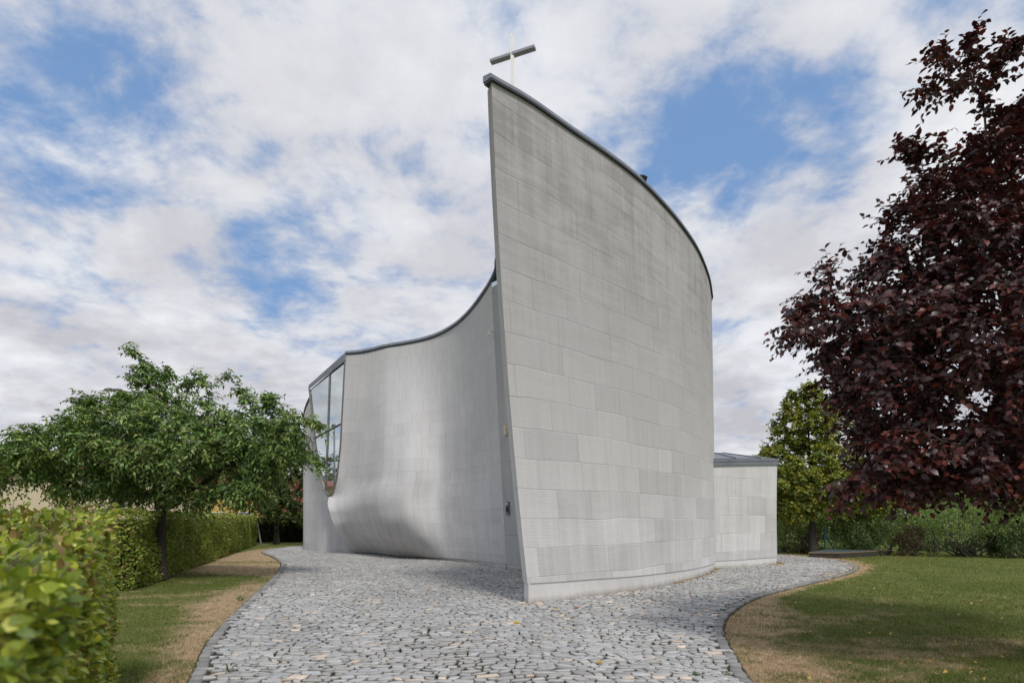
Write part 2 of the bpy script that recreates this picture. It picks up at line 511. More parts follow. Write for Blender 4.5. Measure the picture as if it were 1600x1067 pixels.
# coping of the side wall, running on as the roof edge over the entrance
cpts = [B[a, -1] for a in range(NS)][::-1]
ext = [np.array([bx(775, 20.9), 20.9 * S, 9.17]), np.array([bx(783, 19.6), 19.6 * S, 9.25]), np.array([.9, 17.2 * S, 9.3])]
cl = catmull(np.array(cpts[::6] + [cpts[-1]] + ext), 60)
pr = []; pr2 = []
for i, p in enumerate(cl):
    d = cl[min(i + 1, 59)] - cl[max(i - 1, 0)]; d = d[:2] / np.linalg.norm(d[:2]); n_ = np.array([-d[1], d[0]])   # inside
    a = p[:2] - n_ * .06; b = p[:2] + n_ * .35; z = p[2]
    pr.append([(*a, z + .03), (*(a + n_ * .02), z + .13), (*b, z + .16), (*b, z + .03)])
    a = p[:2] - n_ * .03; b = p[:2] + n_ * .33
    pr2.append([(*a, z - .03), (*a, z + .028), (*b, z + .028), (*b, z - .03)])
cop2 = sweep('coping', pr, M['zinc'], side)
sweep('drip_edge', pr2, M['zinc_dark'], cop2)

# --- window in the nose
UO = [(540, 551), (539, 562), (536.5, 610), (533.7, 661.6), (531.5, 700), (528.6, 727), (526.5, 745), (523.5, 758), (519.5, 769), (514, 774.5), (509.5, 770),
      (505.5, 761), (501, 744), (497, 725), (494, 706), (491.5, 688), (488.5, 655), (486, 630), (484, 609), (483, 601)]
def wp(px, y, off=0.0):
    D = winD(px) + off
    return np.array([bx(px, D), D * S, zz(y, D)])
window = empty('window', tuple(wp(514, 774)))
window.parent = church
window.location = Vector(window.location) - church.location
outl = catmull(np.array([wp(*p) for p in UO[1:-1]]), 60)
MB().tube(outl, .038, 6).build('frame', M['frame'], window, smooth=True)
tl, tr = wp(483.5, 607), wp(539.4, 561)
fas = []
for f in np.linspace(0, 1, 12):
    px = 483 + 57 * f
    yt = 601 + (550 - 601) * f; yb = 608 + (563 - 608) * f
    a = wp(px, yt, -.08); b = wp(px, yb, -.08); c = wp(px, yb, .15); d = wp(px, yt, .15)
    fas.append([a, b, c, d])
sweep('head_fascia', fas, M['zinc'], window)
MB().tube([wp(515, 578, -.02), wp(512, 667, -.02), wp(508, 766, -.02)], .026, 6).build('mullion', M['frame'], window)
MB().tube([wp(532.8, 661.5, -.02), wp(491.5, 684, -.02)], .026, 6).build('transom', M['frame'], window)
pane = outl.copy(); pane[:, 1] += .03
MB().poly([tuple(p) for p in pane]).build('pane', M['glass'], window)
# left cheek of the nose beside the window
uL = catmull(np.array([wp(*p) for p in UO[9:]]), 30)
K = np.zeros((4, 30, 3)); UVK = np.zeros((4, 30, 2))
for j, p in enumerate(uL):
    D = p[1] / S; px = 800 + p[0] / D * 1067
    f = j / 29.
    for a, (dp, dd) in enumerate(((0, 0), (-2.6 * (1 - f) - .6, .12), (-1.5, .8), (12, 2.2))):
        K[a, j] = (bx(px + dp, D + dd), (D + dd) * S, p[2]); UVK[a, j] = (-sl[-1] - 1 - dd, p[2])
sheet('cheek', K, M['conc_b'], side, UVK)

# --- rear wall left of the nose and round the back
rear = [(-5.4, 31.9, 8.2), (-6.6, 31.75, 8.2), (-8.1, 32.15, 8.2), (-9.2, 33.05, 8.1), (-9.9, 33.9, 7.75), (-10.35, 34.45, 7.3), (-10.6, 34.8, 6.85), (-10.85, 35.6, 6.6),
        (-10.9, 37.5, 6.5), (-9.5, 40, 6.6), (-5, 41, 7), (1, 38.5, 8), (5, 34.5, 8.5), (6.1, 31.0, 8.6)]
rc = np.array(rear); rc[:, 1] *= S
rc = catmull(rc, 120)
rl = np.concatenate([[0], np.cumsum(np.linalg.norm(np.diff(rc[:, :2], axis=0), axis=1))])
RW = np.zeros((120, 30, 3)); UVR = np.zeros((120, 30, 2))
for i in range(120):
    for j in range(30):
        RW[i, j] = (rc[i, 0], rc[i, 1], -.1 + (rc[i, 2] + .1) * j / 29); UVR[i, j] = (rl[i] + 60, RW[i, j, 2])
rearw = sheet('rear_wall', RW, M['conc_b'], church, UVR)
pr = []
for i in range(120):
    d = rc[min(i + 1, 119)] - rc[max(i - 1, 0)]; d = d[:2] / np.linalg.norm(d[:2]); n_ = np.array([d[1], -d[0]])
    a = rc[i, :2] - n_ * .05; b = rc[i, :2] + n_ * .25; z = rc[i, 2]
    pr.append([(*a, z - .03), (*a, z + .09), (*b, z + .11), (*b, z - .03)])
sweep('coping', pr, M['zinc_dark'], rearw)

# --- entrance wall between side wall and front wall
e0b, e0t = B[0, 0].copy(), B[0, -1].copy()
e1b, e1t = np.array([3.25, 16.4 * S, 0]), np.array([2.75, 15.9 * S, 9.0])
EW = np.zeros((24, 24, 3)); UVE = np.zeros((24, 24, 2))
for i in range(24):
    for j in range(24):
        f = i / 23; h = j / 23
        b = e0b * (1 - f) + e1b * f; t_ = e0t * (1 - f) + e1t * f
        p = b * (1 - h) + t_ * h; p[2] = .14 + (8.93 - .14) * h
        EW[i, j] = p; UVE[i, j] = (f * 6 + 100, p[2])
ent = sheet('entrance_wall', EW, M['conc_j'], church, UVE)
dv = e1b - e0b; L_ = np.linalg.norm(dv[:2]); dv /= L_
nf = np.array([-dv[1], dv[0], 0.]); nf = nf if nf[1] < 0 else -nf
if nf[0] > 0: nf = -nf
def epos(along, z, out):
    h = (z - .14) / 8.79
    b = e0b * (1 - h) + e0t * h; e = e1b * (1 - h) + e1t * h
    d = (e - b); d[2] = 0; d /= np.linalg.norm(d)
    p = b + d * along + nf * out; p[2] = z
    return p
er = math.atan2(dv[1], dv[0])
mb = MB().poly([epos(0, .0, -.02), epos(5.5, .0, -.02), epos(5.5, .139, -.02), epos(0, .139, -.02)])
mb.build('plinth', M['plinth'], ent)
MB().poly([epos(.02, 8.93, .0), epos(5.9, 8.93, 0), epos(5.9, 9.25, 0), epos(.02, 9.25, 0)]).build('clerestory_pane', M['glass'], ent)
ic = MB().box(epos(.30, 1.93, .03), (.15, .05, .42), er).build('intercom', M['greybox'], ent, bevel=.01)
MB().box(epos(.30, 1.90, .065), (.085, .03, .16), er).build('button_panel', M['black'], ic)
MB().box(epos(.30, 2.07, .062), (.09, .02, .05), er).build('name_plate', M['white_metal'], ic)
MB().box(epos(.46, 4.35, .06), (.09, .12, .3), er).build('wall_lamp', M['cream'], ent, bevel=.02)
dc = epos(2.35, 1.2, .02)
dr_o = MB().box(epos(2.35, 1.24, .0), (1.25, .10, 2.3), er).build('door', M['greybox'], ent, bevel=.008)
MB().box(epos(1.85, 1.2, .10), (.035, .05, .5), er).build('handle', M['steel'], dr_o)
# small bracket lamp on side wall
bl = B_pt(.012, 7.6, 9.1)
MB().tube([bl + [0, .02, 0], bl + [-.06, -.10, 0], bl + [-.08, -.16, -.08]], .018, 6).box(bl + [-.09, -.18, -.11], (.09, .09, .12)).build('bracket_lamp', M['white_metal'], side)

# --- roof
ro = [tuple(INN[i, -1] - [0, 0, .35]) for i in range(12, NU, 6)]
rf = [tuple(rc[i] - [0, 0, .2]) for i in range(119, 20, -5)]
bt = [tuple(B[a, -1] + [.2, .15, -.15]) for a in range(NS - 1, -1, -6)]
rp = ro + rf + bt + [(.0, 20.0 * S, 9.24), (1.1, 17.2 * S, 9.28)]
o = MB().poly(rp).build('roof', M['zinc'], church)
bm = bmesh.new(); bm.from_mesh(o.data); bmesh.ops.triangulate(bm, faces=bm.faces); bm.to_mesh(o.data); bm.free()

# --- cross on the roof behind the prow
cross = empty('cross', (0, 0, 0)); cross.parent = church
cD = 13.6
cb = np.array([bx(800.5, cD), cD * S, 9.0]); cross.location = Vector(cb) - church.location
ztop = zz(52, cD)
mb = MB(); hw = .036
i = len(mb.v)
for (dx, dy) in ((-hw, -hw), (hw, -hw), (hw, hw), (-hw, hw)): mb.v.append((cb[0] + dx, cb[1] + dy, 9.0))
for (dx, dy), dz in zip(((-hw, -hw), (hw, -hw), (hw, hw), (-hw, hw)), (.0, -.09, -.09, 0)): mb.v.append((cb[0] + dx, cb[1] + dy, ztop + dz))
mb.f += [[0, 1, 5, 4], [1, 2, 6, 5], [2, 3, 7, 6], [3, 0, 4, 7], [4, 5, 6, 7]]
mb.build('post', M['white_metal'], cross)
aL = np.array([bx(767, 13.83), 13.83 * S, zz(96, 13.83)]); aR = np.array([bx(836, 13.4), 13.4 * S, zz(76.5, 13.4)])
zc = (aL[2] + aR[2]) / 2; aL[2] = aR[2] = zc
ac = (aL + aR) / 2; av = aR - aL
MB().box(ac, (np.linalg.norm(av), .11, .05), math.atan2(av[1], av[0])).build('arm', M['steel'], cross)  # underside shade put into the arm colour: steel darker than the post
# floodlight on the coping
fD = 15.75; fp = np.array([bx(1005, fD), fD * S, zz(279, fD)])
fl = MB().box(fp + [0, 0, .0], (.14, .12, .12), .6, Matrix.Rotation(.6, 3, 'Z') @ Matrix.Rotation(.5, 3, 'X')).build('floodlight', M['black'], front, bevel=.01)
MB().tube([fp + [-.02, .02, -.25], fp + [0, 0, -.03]], .015, 6).build('bracket', M['black'], fl)
for px, D in ((986, 15.4), (1080, 18.6)):
    p = np.array([bx(px, D), D * S + .1, zz(interp(px, [q[0] for q in tp], [q[1] for q in tp]), D)])
    MB().tube([p - [0, 0, .1], p + [0, 0, .14]], .008, 5).build('lightning_rod', M['wire'], front)

# --- annex
an = [(6.2, 21.6), (6.7, 21.9), (7.4, 22.4), (8.2, 23.05), (8.9, 23.65), (9.33, 24.05), (9.45, 24.5), (9.55, 26), (9.4, 29), (8.6, 32), (7, 33)]
ac_ = catmull(sc(an), 80)
al = np.concatenate([[0], np.cumsum(np.linalg.norm(np.diff(ac_, axis=0), axis=1))])
AZ = np.interp(ac_[:, 0], [6.2, 9.4], [3.26, 3.5]); AZ = np.where(np.arange(80) > 45, 3.5, AZ)
annex = empty('annex', (bx(1160, 23), 23 * S, 0)); annex.parent = church; annex.location = Vector(annex.location) - church.location
AW = np.zeros((80, 24, 3)); UVN = np.zeros((80, 24, 2))
for i in range(80):
    for j in range(24):
        h = j / 23
        AW[i, j] = (ac_[i, 0] - .07 * math.sin(PI * h) * (1 if 30 < i < 50 else .3), ac_[i, 1], .25 + (AZ[i] - .25) * h); UVN[i, j] = (al[i] + 140, AW[i, j, 2])
sheet('wall', AW, M['conc_c'], annex, UVN)
pr, pr2 = [], []
for i in range(80):
    d = ac_[min(i + 1, 79)] - ac_[max(i - 1, 0)]; d /= np.linalg.norm(d); n_ = np.array([-d[1], d[0]])
    a = ac_[i] + n_ * .02; b = ac_[i] + n_ * .3
    pr.append([(*a, -.1), (*a, .25), (*b, .25), (*b, -.1)])
    a = ac_[i] - n_ * .05; b = ac_[i] + n_ * .3
    pr2.append([(*a, AZ[i] + .0), (*(a), AZ[i] + .12), (*(a - n_ * .02), AZ[i] + .125), (*(a - n_ * .02), AZ[i] + .21), (*b, AZ[i] + .24), (*b, AZ[i])])
sweep('plinth', pr, M['plinth'], annex)
sweep('fascia', pr2, M['zinc'], annex)
rim = [np.array([ac_[i, 0], ac_[i, 1], AZ[i] + .225]) for i in range(80)]
ridge = [np.array([6.9 + .012 * i, (26.5 + .02 * i) * S, 4.22 - .0045 * i]) for i in range(80)]
RP = np.stack([np.array(rim), np.array(rim) * .5 + np.array(ridge) * .5 + [0, 0, .1], np.array(ridge)], 1)
roofx = sheet('roof', RP, M['zinc'], annex, np.zeros((80, 3, 2)), smooth=False)
for i in range(8, 78, 9):
    pr = [RP[i, 0] + [0, 0, .012], RP[i, 1] + [0, 0, .012], RP[i, 2] + [0, 0, .012]]
    MB().tube(pr, .014, 5).build('standing_seam', M['zinc_dark'], roofx)
p = np.array(ridge[10]); 
MB().tube([p + [0, 0, -.1], p + [0, 0, .16]], .015, 5).tube([p + [.14, 0, -.1], p + [.14, 0, .18]], .015, 5).build('vent_pipes', M['zinc_dark'], roofx)

# ------------------------------------------------------------------ GROUND
left_e = [(-1.2, 0), (-1.6, 2), (-2.3, 4.2), (-3.05, 6.64), (-4.04, 9.48), (-5.3, 14.2), (-6.85, 20.2), (-8.4, 25.1), (-10.3, 29.4), (-12.0, 33), (-12.6, 36), (-12.2, 40), (-9, 43)]
right_e = [(1.9, 0), (1.95, 2), (2.05, 4.2), (2.26, 6.64), (2.62, 8.5), (2.98, 10), (3.7, 11.8), (5.06, 14.2), (7.36, 17.1), (9.7, 20), (11.3, 22.5), (12.4, 25.5), (12.6, 28), (11.8, 31), (10.2, 35), (6, 40), (0, 43)]
LE = catmull(sc(left_e), 400); RE = catmull(sc(right_e), 400)
path_poly = np.vstack([LE, RE[::-1]])

def inside(P, poly):
    x, y = P[:, 0], P[:, 1]; r = np.zeros(len(P), bool)
    x0, y0 = poly[:, 0], poly[:, 1]; x1, y1 = np.roll(x0, -1), np.roll(y0, -1)
    for a, b, c, d in zip(x0, y0, x1, y1):
        if b == d: continue
        cr = ((b > y) != (d > y)) & (x < (c - a) * (y - b) / (d - b) + a)
        r ^= cr
    return r

def dist_line(P, L):
    d = np.full(len(P), 1e9)
    for a in range(0, len(P), 20000):
        q = P[a:a + 20000]
        d[a:a + 20000] = np.sqrt(((q[:, None, :] - L[None, ::3, :]) ** 2).sum(-1)).min(1)
    return d
foot = np.vstack([np.array([OUT[i, 0, :2] for i in range(0, NU, 3)]), rc[::-1][::4, :2], np.array([B[a, 0, :2] + [0, .35] for a in range(NS - 1, -1, -5)]), e0b[None, :2], e1b[None, :2]])
afoot = ac_[::3]
afoot = np.vstack([afoot, [[4, 30], [5, 19]]])

# value noise in python for patches
def vnoise(P, sc_, seed):
    r = np.random.default_rng(seed); T = r.random((64, 64))
    p = P * sc_; i = np.floor(p).astype(int); f = p - i; f = f * f * (3 - 2 * f)
    g = lambda a, b: T[a % 64, b % 64]
    return (g(i[:, 0], i[:, 1]) * (1 - f[:, 0]) + g(i[:, 0] + 1, i[:, 1]) * f[:, 0]) * (1 - f[:, 1]) + \
           (g(i[:, 0], i[:, 1] + 1) * (1 - f[:, 0]) + g(i[:, 0] + 1, i[:, 1] + 1) * f[:, 0]) * f[:, 1]
def fbm(P, s_, seed): return (vnoise(P, s_, seed) + .5 * vnoise(P, s_ * 2.1, seed + 1) + .25 * vnoise(P, s_ * 4.3, seed + 2)) / 1.75

def dryness(P):
    """0 green .. 1 straw"""
    dl = dist_line(P, LE); dr = dist_line(P, RE)
    leftside = P[:, 0] < np.interp(P[:, 1], LE[:, 1][:330], LE[:, 0][:330]) + .1
    n = fbm(P * [1, .55], .8, 3)
    y = P[:, 1] / S
    wl = np.interp(y, [4, 8, 13, 16, 19, 21, 28, 33, 40], [.42, .5, .75, .6, .5, 3.4, 3.2, .8, .3])
    dryl = 1 - np.clip((dl - wl * (.35 + .9 * n)) / (.35 + .25 * wl), 0, 1)
    gb = np.exp(-((y - 18.3) / 1.3) ** 2) * .7 + np.exp(-((y - 25.5) / .9) ** 2) * .5
    dryl = dryl * (1 - gb)
    dryl = np.maximum(dryl, (fbm(P * [.7, 1.2], .9, 21) > .62) * .45)
    wr = np.interp(y, [4, 6.5, 9, 12, 14, 17, 22, 26, 30], [.8, 1.0, 1.0, .8, .4, .2, .35, .7, .8])
    n = n + (fbm(P, 2.6, 91) - .5) * .9
    dryr = 1 - np.clip((dr - wr * (.3 + 1.0 * n)) / (.25 + .3 * wr), 0, 1)
    dryr = np.maximum(dryr, np.clip((fbm(P * [.6, 1.3], 1.0, 31) + .35 * fbm(P, 3.4, 33) - .66) * 5, 0, 1) * np.interp(y, [5, 10, 12, 15], [.75, .6, .3, .08]))
    return np.where(leftside, dryl, dryr)

# lawn sheet: dense patch near, huge skirt to the horizon
gx = np.concatenate([np.linspace(-900, -40, 8), np.linspace(-30, 34, 240), np.linspace(44, 900, 8)])
gy = np.concatenate([np.linspace(-200, -4, 5), np.linspace(0, 46, 190), np.linspace(54, 1500, 10)])
X, Y = np.meshgrid(gx, gy, indexing='ij')
P2 = np.stack([X.ravel(), Y.ravel()], 1)
dry = dryness(P2)
gz = np.full(len(P2), -.03)
o = mesh_np('lawn', np.column_stack([P2, gz]), grid_faces(len(gx), len(gy)), None, None, col=np.stack([dry, dry, dry], 1))
tag(o, kind='structure')
m, t, out = newmat('lawn_grass')
co = t.n('ShaderNodeTexCoord').outputs['Object']
d0 = t.n('ShaderNodeSeparateColor', {0: t.n('ShaderNodeVertexColor', layer_name='Col').outputs[0]}).outputs[0]
n1_ = t.noise(co, 1.3, 8, .68); n2 = t.noise(co, 18, 6, .7); n3 = t.noise(t.vm('MULTIPLY', co, (1, .5, 1)), .35, 4)
dd = t.m('ADD', d0, t.m('MULTIPLY', t.m('SUBTRACT', n1_, .5), 1.5))
dd = t.m('ADD', dd, t.m('MULTIPLY', t.m('SUBTRACT', n2, .5), .7))
dd = t.m('SUBTRACT', dd, t.mr(t.noise(co, 4.5, 5, .6), .5, .7, 0, .45))
dd = t.mr(dd, .12, .85)
green = t.mix(t.mr(n3, .35, .65), (.105, .138, .031), (.165, .19, .05))
straw = t.mix(n2, (.34, .235, .135), (.60, .45, .29))
c = t.mix(dd, green, straw)
c = t.vm('SCALE', c, scale=t.mr(n2, .25, .75, .55, 1.4))
p = principled(t, out, Base_Color=c, Roughness=.95)
p.inputs['Specular IOR Level'].default_value = .1
t.set(p.inputs['Normal'], t.n('ShaderNodeBump', {'Strength': .8, 'Distance': .03, 'Height': t.noise(co, 60, 5, .7)}))
o.data.materials.append(m)

# bedding sheet under the setts, reaching under the kerb
def offs(Ln, k):
    d = np.gradient(Ln, axis=0); d /= np.linalg.norm(d, axis=1)[:, None]
    return Ln + np.stack([d[:, 1], -d[:, 0]], 1) * k
bed_poly = np.vstack([offs(LE, -.13), offs(RE, .13)[::-1]])
m, t, out = newmat('joint_soil')
co = t.n('ShaderNodeTexCoord').outputs['Object']
nn = t.noise(co, 1.6, 4); nf_ = t.noise(co, 40, 4)
c = t.mix(t.mr(nn, .5, .68), (.038, .030, .021), (.050, .047, .018))
c = t.mix(t.mr(nf_, .55, .75), c, (.10, .078, .05))
principled(t, out, Base_Color=c, Roughness=1.0)
o = MB().poly([(p[0], p[1], -.026) for p in bed_poly]).build('path_bedding', m)
for f in o.data.polygons:
    if f.normal.z < 0: f.flip()
tag(o, kind='structure')

# setts
V, Fq, Cl = [], [], []
rows = []
y = 2.6
cnt = 0
def rowy(x, y0): return y0 + .22 * math.sin(x * .55 + y0 * .3) + .10 * math.sin(x * 1.7 + y0 * 1.1) + .05 * math.sin(x * 4.1 + y0 * 2.3)
cands = []
while y < 35:
    h = random.uniform(.09, .135)
    x = -12.6 * min(1, .2 + y / 22)
    xe = 13 * min(1, .2 + y / 20)
    while x < xe:
        w = random.choice((random.uniform(.08, .13), random.uniform(.10, .17), random.uniform(.14, .24)))
        cands.append((x, y, w, h)); x += w
    y += h
cd = np.array(cands)
cc = np.stack([cd[:, 0] + cd[:, 2] / 2, cd[:, 1] + cd[:, 3] / 2], 1)
for k in range(len(cc)): cc[k, 1] = rowy(cc[k, 0], cc[k, 1])
ok = inside(cc, path_poly) & ~inside(cc, foot) & ~inside(cc, afoot)
ok &= (dist_line(cc, LE) > .10) & (dist_line(cc, RE) > .10)
ok &= (np.abs(cc[:, 0]) / cc[:, 1] < 1.1)
cd = cd[ok]; cc = cc[ok]
tone = fbm(cc, .5, 77)
for k, (x, y0, w, h) in enumerate(cd):
    g = random.uniform(.002, .007) if random.random() < .5 else random.uniform(.010, .023)
    j = lambda a: random.uniform(-a, a)
    dx, dy_ = w / 2, h / 2
    sk = j(.03)
    cor = [(-dx + g + j(.014) - sk, -dy_ + g + j(.013)), (dx - g + j(.014) - sk, -dy_ + g + j(.013)), (dx - g + j(.014) + sk, dy_ - g + j(.013)), (-dx + g + j(.014) + sk, dy_ - g + j(.013))]
    sl_ = (rowy(cc[k, 0] + .1, y0) - rowy(cc[k, 0] - .1, y0)) / .2
    cor = [(a, b + a * sl_) for a, b in cor]
    zt = .006 + random.uniform(-.006, .007); tx, ty = j(.07), j(.07)
    i = len(V)
    for a, b in cor: V.append((cc[k, 0] + a, cc[k, 1] + b, -.03))
    for a, b in cor: V.append((cc[k, 0] + a, cc[k, 1] + b, zt - .007 + a * tx + b * ty))
    for a, b in cor: V.append((cc[k, 0] + a * .92, cc[k, 1] + b * .90, zt + a * tx + b * ty))
    for q in range(4):
        r = (q + 1) % 4
        Fq.append((i + q, i + r, i + 4 + r, i + 4 + q)); Fq.append((i + 4 + q, i + 4 + r, i + 8 + r, i + 8 + q))
    Fq.append((i + 8, i + 9, i + 10, i + 11))
    b = random.gauss(.435, .05) * (.82 + .36 * tone[k])
    r_ = random.random()
    if r_ < .035: c = (b * 1.5, b * 1.27, b * 1.05)
    elif r_ < .15: c = (b * 1.06, b * 1.02, b * .98)
    elif r_ < .3: c = (b * .93, b * .95, b * .96)
    else: c = (b * 1.0, b * .99, b * .965)
    Cl += [(.05, .04, .03)] * 4 + [(c[0] * .8, c[1] * .78, c[2] * .74)] * 4 + [c] * 4
m, t, out = newmat('granite_setts')
co = t.n('ShaderNodeTexCoord').outputs['Object']
c = t.n('ShaderNodeVertexColor', layer_name='Col').outputs[0]
nz = t.noise(co, 55, 6, .7); n2 = t.noise(co, 7, 4)
c = t.vm('SCALE', c, scale=t.mr(nz, .25, .75, .72, 1.28))
c = t.mix(t.mr(n2, .55, .8, 0, .35), c, (.20, .17, .13))
p = principled(t, out, Base_Color=c, Roughness=.78)
p.inputs['Specular IOR Level'].default_value = .3
t.set(p.inputs['Normal'], t.n('ShaderNodeBump', {'Strength': .6, 'Distance': .012, 'Height': nz}))
M['setts'] = m
o = mesh_np('cobbled_path', V, np.array(Fq), m, None, col=np.array(Cl)); tag(o, kind='structure')

# kerb rows
V, Fq, Cl = [], [], []
def kerb(Ln, sgn, offs):
    d = np.concatenate([[0], np.cumsum(np.linalg.norm(np.diff(Ln, axis=0), axis=1))])
    for off, wd in offs:
        s = random.random() * .2 + 1.5
        while s < d[-1] - .5:
            l = random.uniform(.13, .24)
            e = s + l - random.uniform(.02, .045)
            pts = []
            for q, w_ in ((s, 0), (e, 0), (e, 1), (s, 1)):
                c0 = np.array([np.interp(q, d, Ln[:, 0]), np.interp(q, d, Ln[:, 1])])
                c1 = np.array([np.interp(q + .05, d, Ln[:, 0]), np.interp(q + .05, d, Ln[:, 1])])
                tg = c1 - c0; tg /= np.linalg.norm(tg); nn_ = np.array([tg[1], -tg[0]]) * sgn
                pts.append(c0 + nn_ * (off + wd * w_) + np.random.default_rng(int(q * 1000)).uniform(-.02, .02, 2))
            i = len(V); z = .010 + random.uniform(-.004, .006)
            ce = sum(pts) / 4
            for p in pts: V.append((*p, -.04))
            for p in pts: V.append((*p, z - .008))
            for p in pts: V.append((*(ce + (p - ce) * .92), z))
            for q in range(4):
                r = (q + 1) % 4
                Fq.append((i + q, i + r, i + 4 + r, i + 4 + q)); Fq.append((i + 4 + q, i + 4 + r, i + 8 + r, i + 8 + q))
            Fq.append((i + 8, i + 9, i + 10, i + 11))
            b = random.gauss(.27, .04); Cl.extend([(b * 1.0, b * .985, b * .95)] * 12)
            s += l
kerb(LE, -1, ((-.02, .11),))
kerb(RE, 1, ((-.02, .115),))
o = mesh_np('kerb', V, np.array(Fq), M['setts'], None, col=np.array(Cl)); tag(o, kind='structure')
bm = bmesh.new(); bm.from_mesh(o.data); bmesh.ops.recalc_face_normals(bm, faces=bm.faces); bm.to_mesh(o.data); bm.free()

# grass blades
NBL = 340000
yy = 1 / R.uniform(1 / 26., 1 / 4.6, NBL)
xx = R.uniform(-.95, .95, NBL) * yy
P2 = np.stack([xx, yy], 1)
ok = ~inside(P2, path_poly) & (dist_line(P2, LE) > .09) & (dist_line(P2, RE) > .12) & ~((xx < -3.3 * yy / 5.0) & (yy < 5.2))
P2 = P2[ok]; n = len(P2)
dr_ = np.clip(dryness(P2) + R.normal(0, .25, n) + (fbm(P2, 2.2, 5) - .5) * 1.3 - np.clip((fbm(P2, 5.0, 55) - .5) * 4, 0, .6), 0, 1)
keep = R.random(n) > dr_ * .35
P2 = P2[keep]; dr_ = dr_[keep]; n = len(P2)
hh = R.uniform(.018, .048, n) * (1 - .35 * dr_); an_ = R.uniform(0, 2 * PI, n); wd = R.uniform(.003, .006, n) * np.clip(P2[:, 1] / 7, 1, 2.5)
ln = R.normal(0, .5, (n, 2)) * hh[:, None]
a = np.column_stack([P2[:, 0] + np.cos(an_) * wd, P2[:, 1] + np.sin(an_) * wd, np.full(n, -.032)])
b = np.column_stack([P2[:, 0] - np.cos(an_) * wd, P2[:, 1] - np.sin(an_) * wd, np.full(n, -.032)])
c = np.column_stack([P2 + ln, -.03 + hh])
V = np.stack([a, b, c], 1).reshape(-1, 3)
g = np.array([.115, .155, .034]); g2 = np.array([.20, .23, .065]); st = np.array([.62, .47, .30]); st2 = np.array([.40, .285, .165])
q1 = R.random((n, 1)); colr = (g * q1 + g2 * (1 - q1)) * (1 - dr_[:, None]) + (st * q1 + st2 * (1 - q1)) * dr_[:, None]
M['grass'] = leafmat('grass_blades', .25, .7, .15)
o = mesh_np('grass', V, np.arange(n * 3).reshape(-1, 3), M['grass'], None, col=np.repeat(colr, 3, 0)); tag(o, kind='stuff')
tag(o, 'short mown grass with dry straw coloured patches beside the cobbles', 'grass')

# ------------------------------------------------------------------ FOLIAGE TOOLS
def norm(a): return a / np.maximum(np.linalg.norm(a, axis=-1, keepdims=True), 1e-9)

def leaf_mesh(pos, ax, nr, ln, wd, col, detail=4, fold=.25, curl=.25):
    """pos, ax (direction), nr (upper side), length, width -> V, F, colour"""
    n = len(pos); ax = norm(ax); sd = norm(np.cross(ax, nr)); nr = np.cross(sd, ax)
    ln = np.asarray(ln).reshape(-1, 1) * np.ones((n, 1)); wd = np.asarray(wd).reshape(-1, 1) * np.ones((n, 1))
    def pt(u, v, w): return pos + ax * ln * u + sd * wd * v + nr * ln * w
    if detail == 2:
        pts = [pt(0, 0, 0), pt(.45, -.5, fold * .3), pt(1, 0, -curl * .5), pt(.45, .5, fold * .3)]
        fs = [(0, 1, 2), (0, 2, 3)]
    elif detail == 4:
        pts = [pt(0, 0, 0), pt(.5, 0, .0), pt(1, 0, -curl), pt(.42, -.5, fold * .35), pt(.42, .5, fold * .35)]
        fs = [(0, 1, 3), (1, 2, 3), (0, 4, 1), (1, 4, 2)]
    else:
        pts = [pt(0, 0, 0), pt(.5, 0, .02), pt(1, 0, -curl), pt(.25, -.42, fold * .3), pt(.62, -.45, fold * .28 - curl * .25), pt(.25, .42, fold * .3), pt(.62, .45, fold * .28 - curl * .25)]
        fs = [(0, 1, 3), (1, 4, 3), (1, 2, 4), (0, 5, 1), (1, 5, 6), (1, 6, 2)]
    k = len(pts)
    V = np.stack(pts, 1).reshape(-1, 3)
    Fc = (np.arange(n)[:, None, None] * k + np.array(fs)[None]).reshape(-1, 3)
    return V, Fc, np.repeat(col, k, 0)

def ellip_points(E, n, shell=.55):
    """E: list of (center, radii); points in union weighted by volume, biased to the shell"""
    vol = np.array([r[0] * r[1] * r[2] for c, r in E]) ** .62; vol = vol / vol.sum()
    k = R.choice(len(E), n, p=vol)
    d = norm(R.normal(size=(n, 3))); rad = R.random(n) ** (1 / 3.)
    sh = R.random(n) < shell; rad = np.where(sh, R.uniform(.72, 1.0, n), rad)
    c = np.array([e[0] for e in E])[k]; r = np.array([e[1] for e in E])[k]
    return c + d * rad[:, None] * r

def grow(attr, start, step, kill, iters=300, maxn=9000):
    nodes = [np.array(p, float) for p in start]; par = [-1] + list(range(len(start) - 1))
    A = attr.copy(); N = np.array(nodes)
    dm = ((A[:, None] - N[None]) ** 2).sum(-1); near = dm.argmin(1); dist = np.sqrt(dm.min(1))
    for it in range(iters):
        if len(A) == 0 or len(nodes) > maxn: break
        u = np.unique(near)
        dirs = norm(A - N[near])
        acc = np.zeros((len(N), 3)); np.add.at(acc, near, dirs)
        nd = N[u] + (norm(acc[u] + R.normal(0, .12, (len(u), 3)))) * step
        s0 = len(N)
        # drop stuck ones
        N = np.vstack([N, nd]); par += list(u)
        dn = np.sqrt(((A[:, None] - nd[None]) ** 2).sum(-1)); am = dn.argmin(1); dmn = dn.min(1)
        up = dmn < dist; near = np.where(up, s0 + am, near); dist = np.where(up, dmn, dist)
        kp = dist > kill; A = A[kp]; near = near[kp]; dist = dist[kp]
        nodes = N
    return np.array(N), np.array(par)

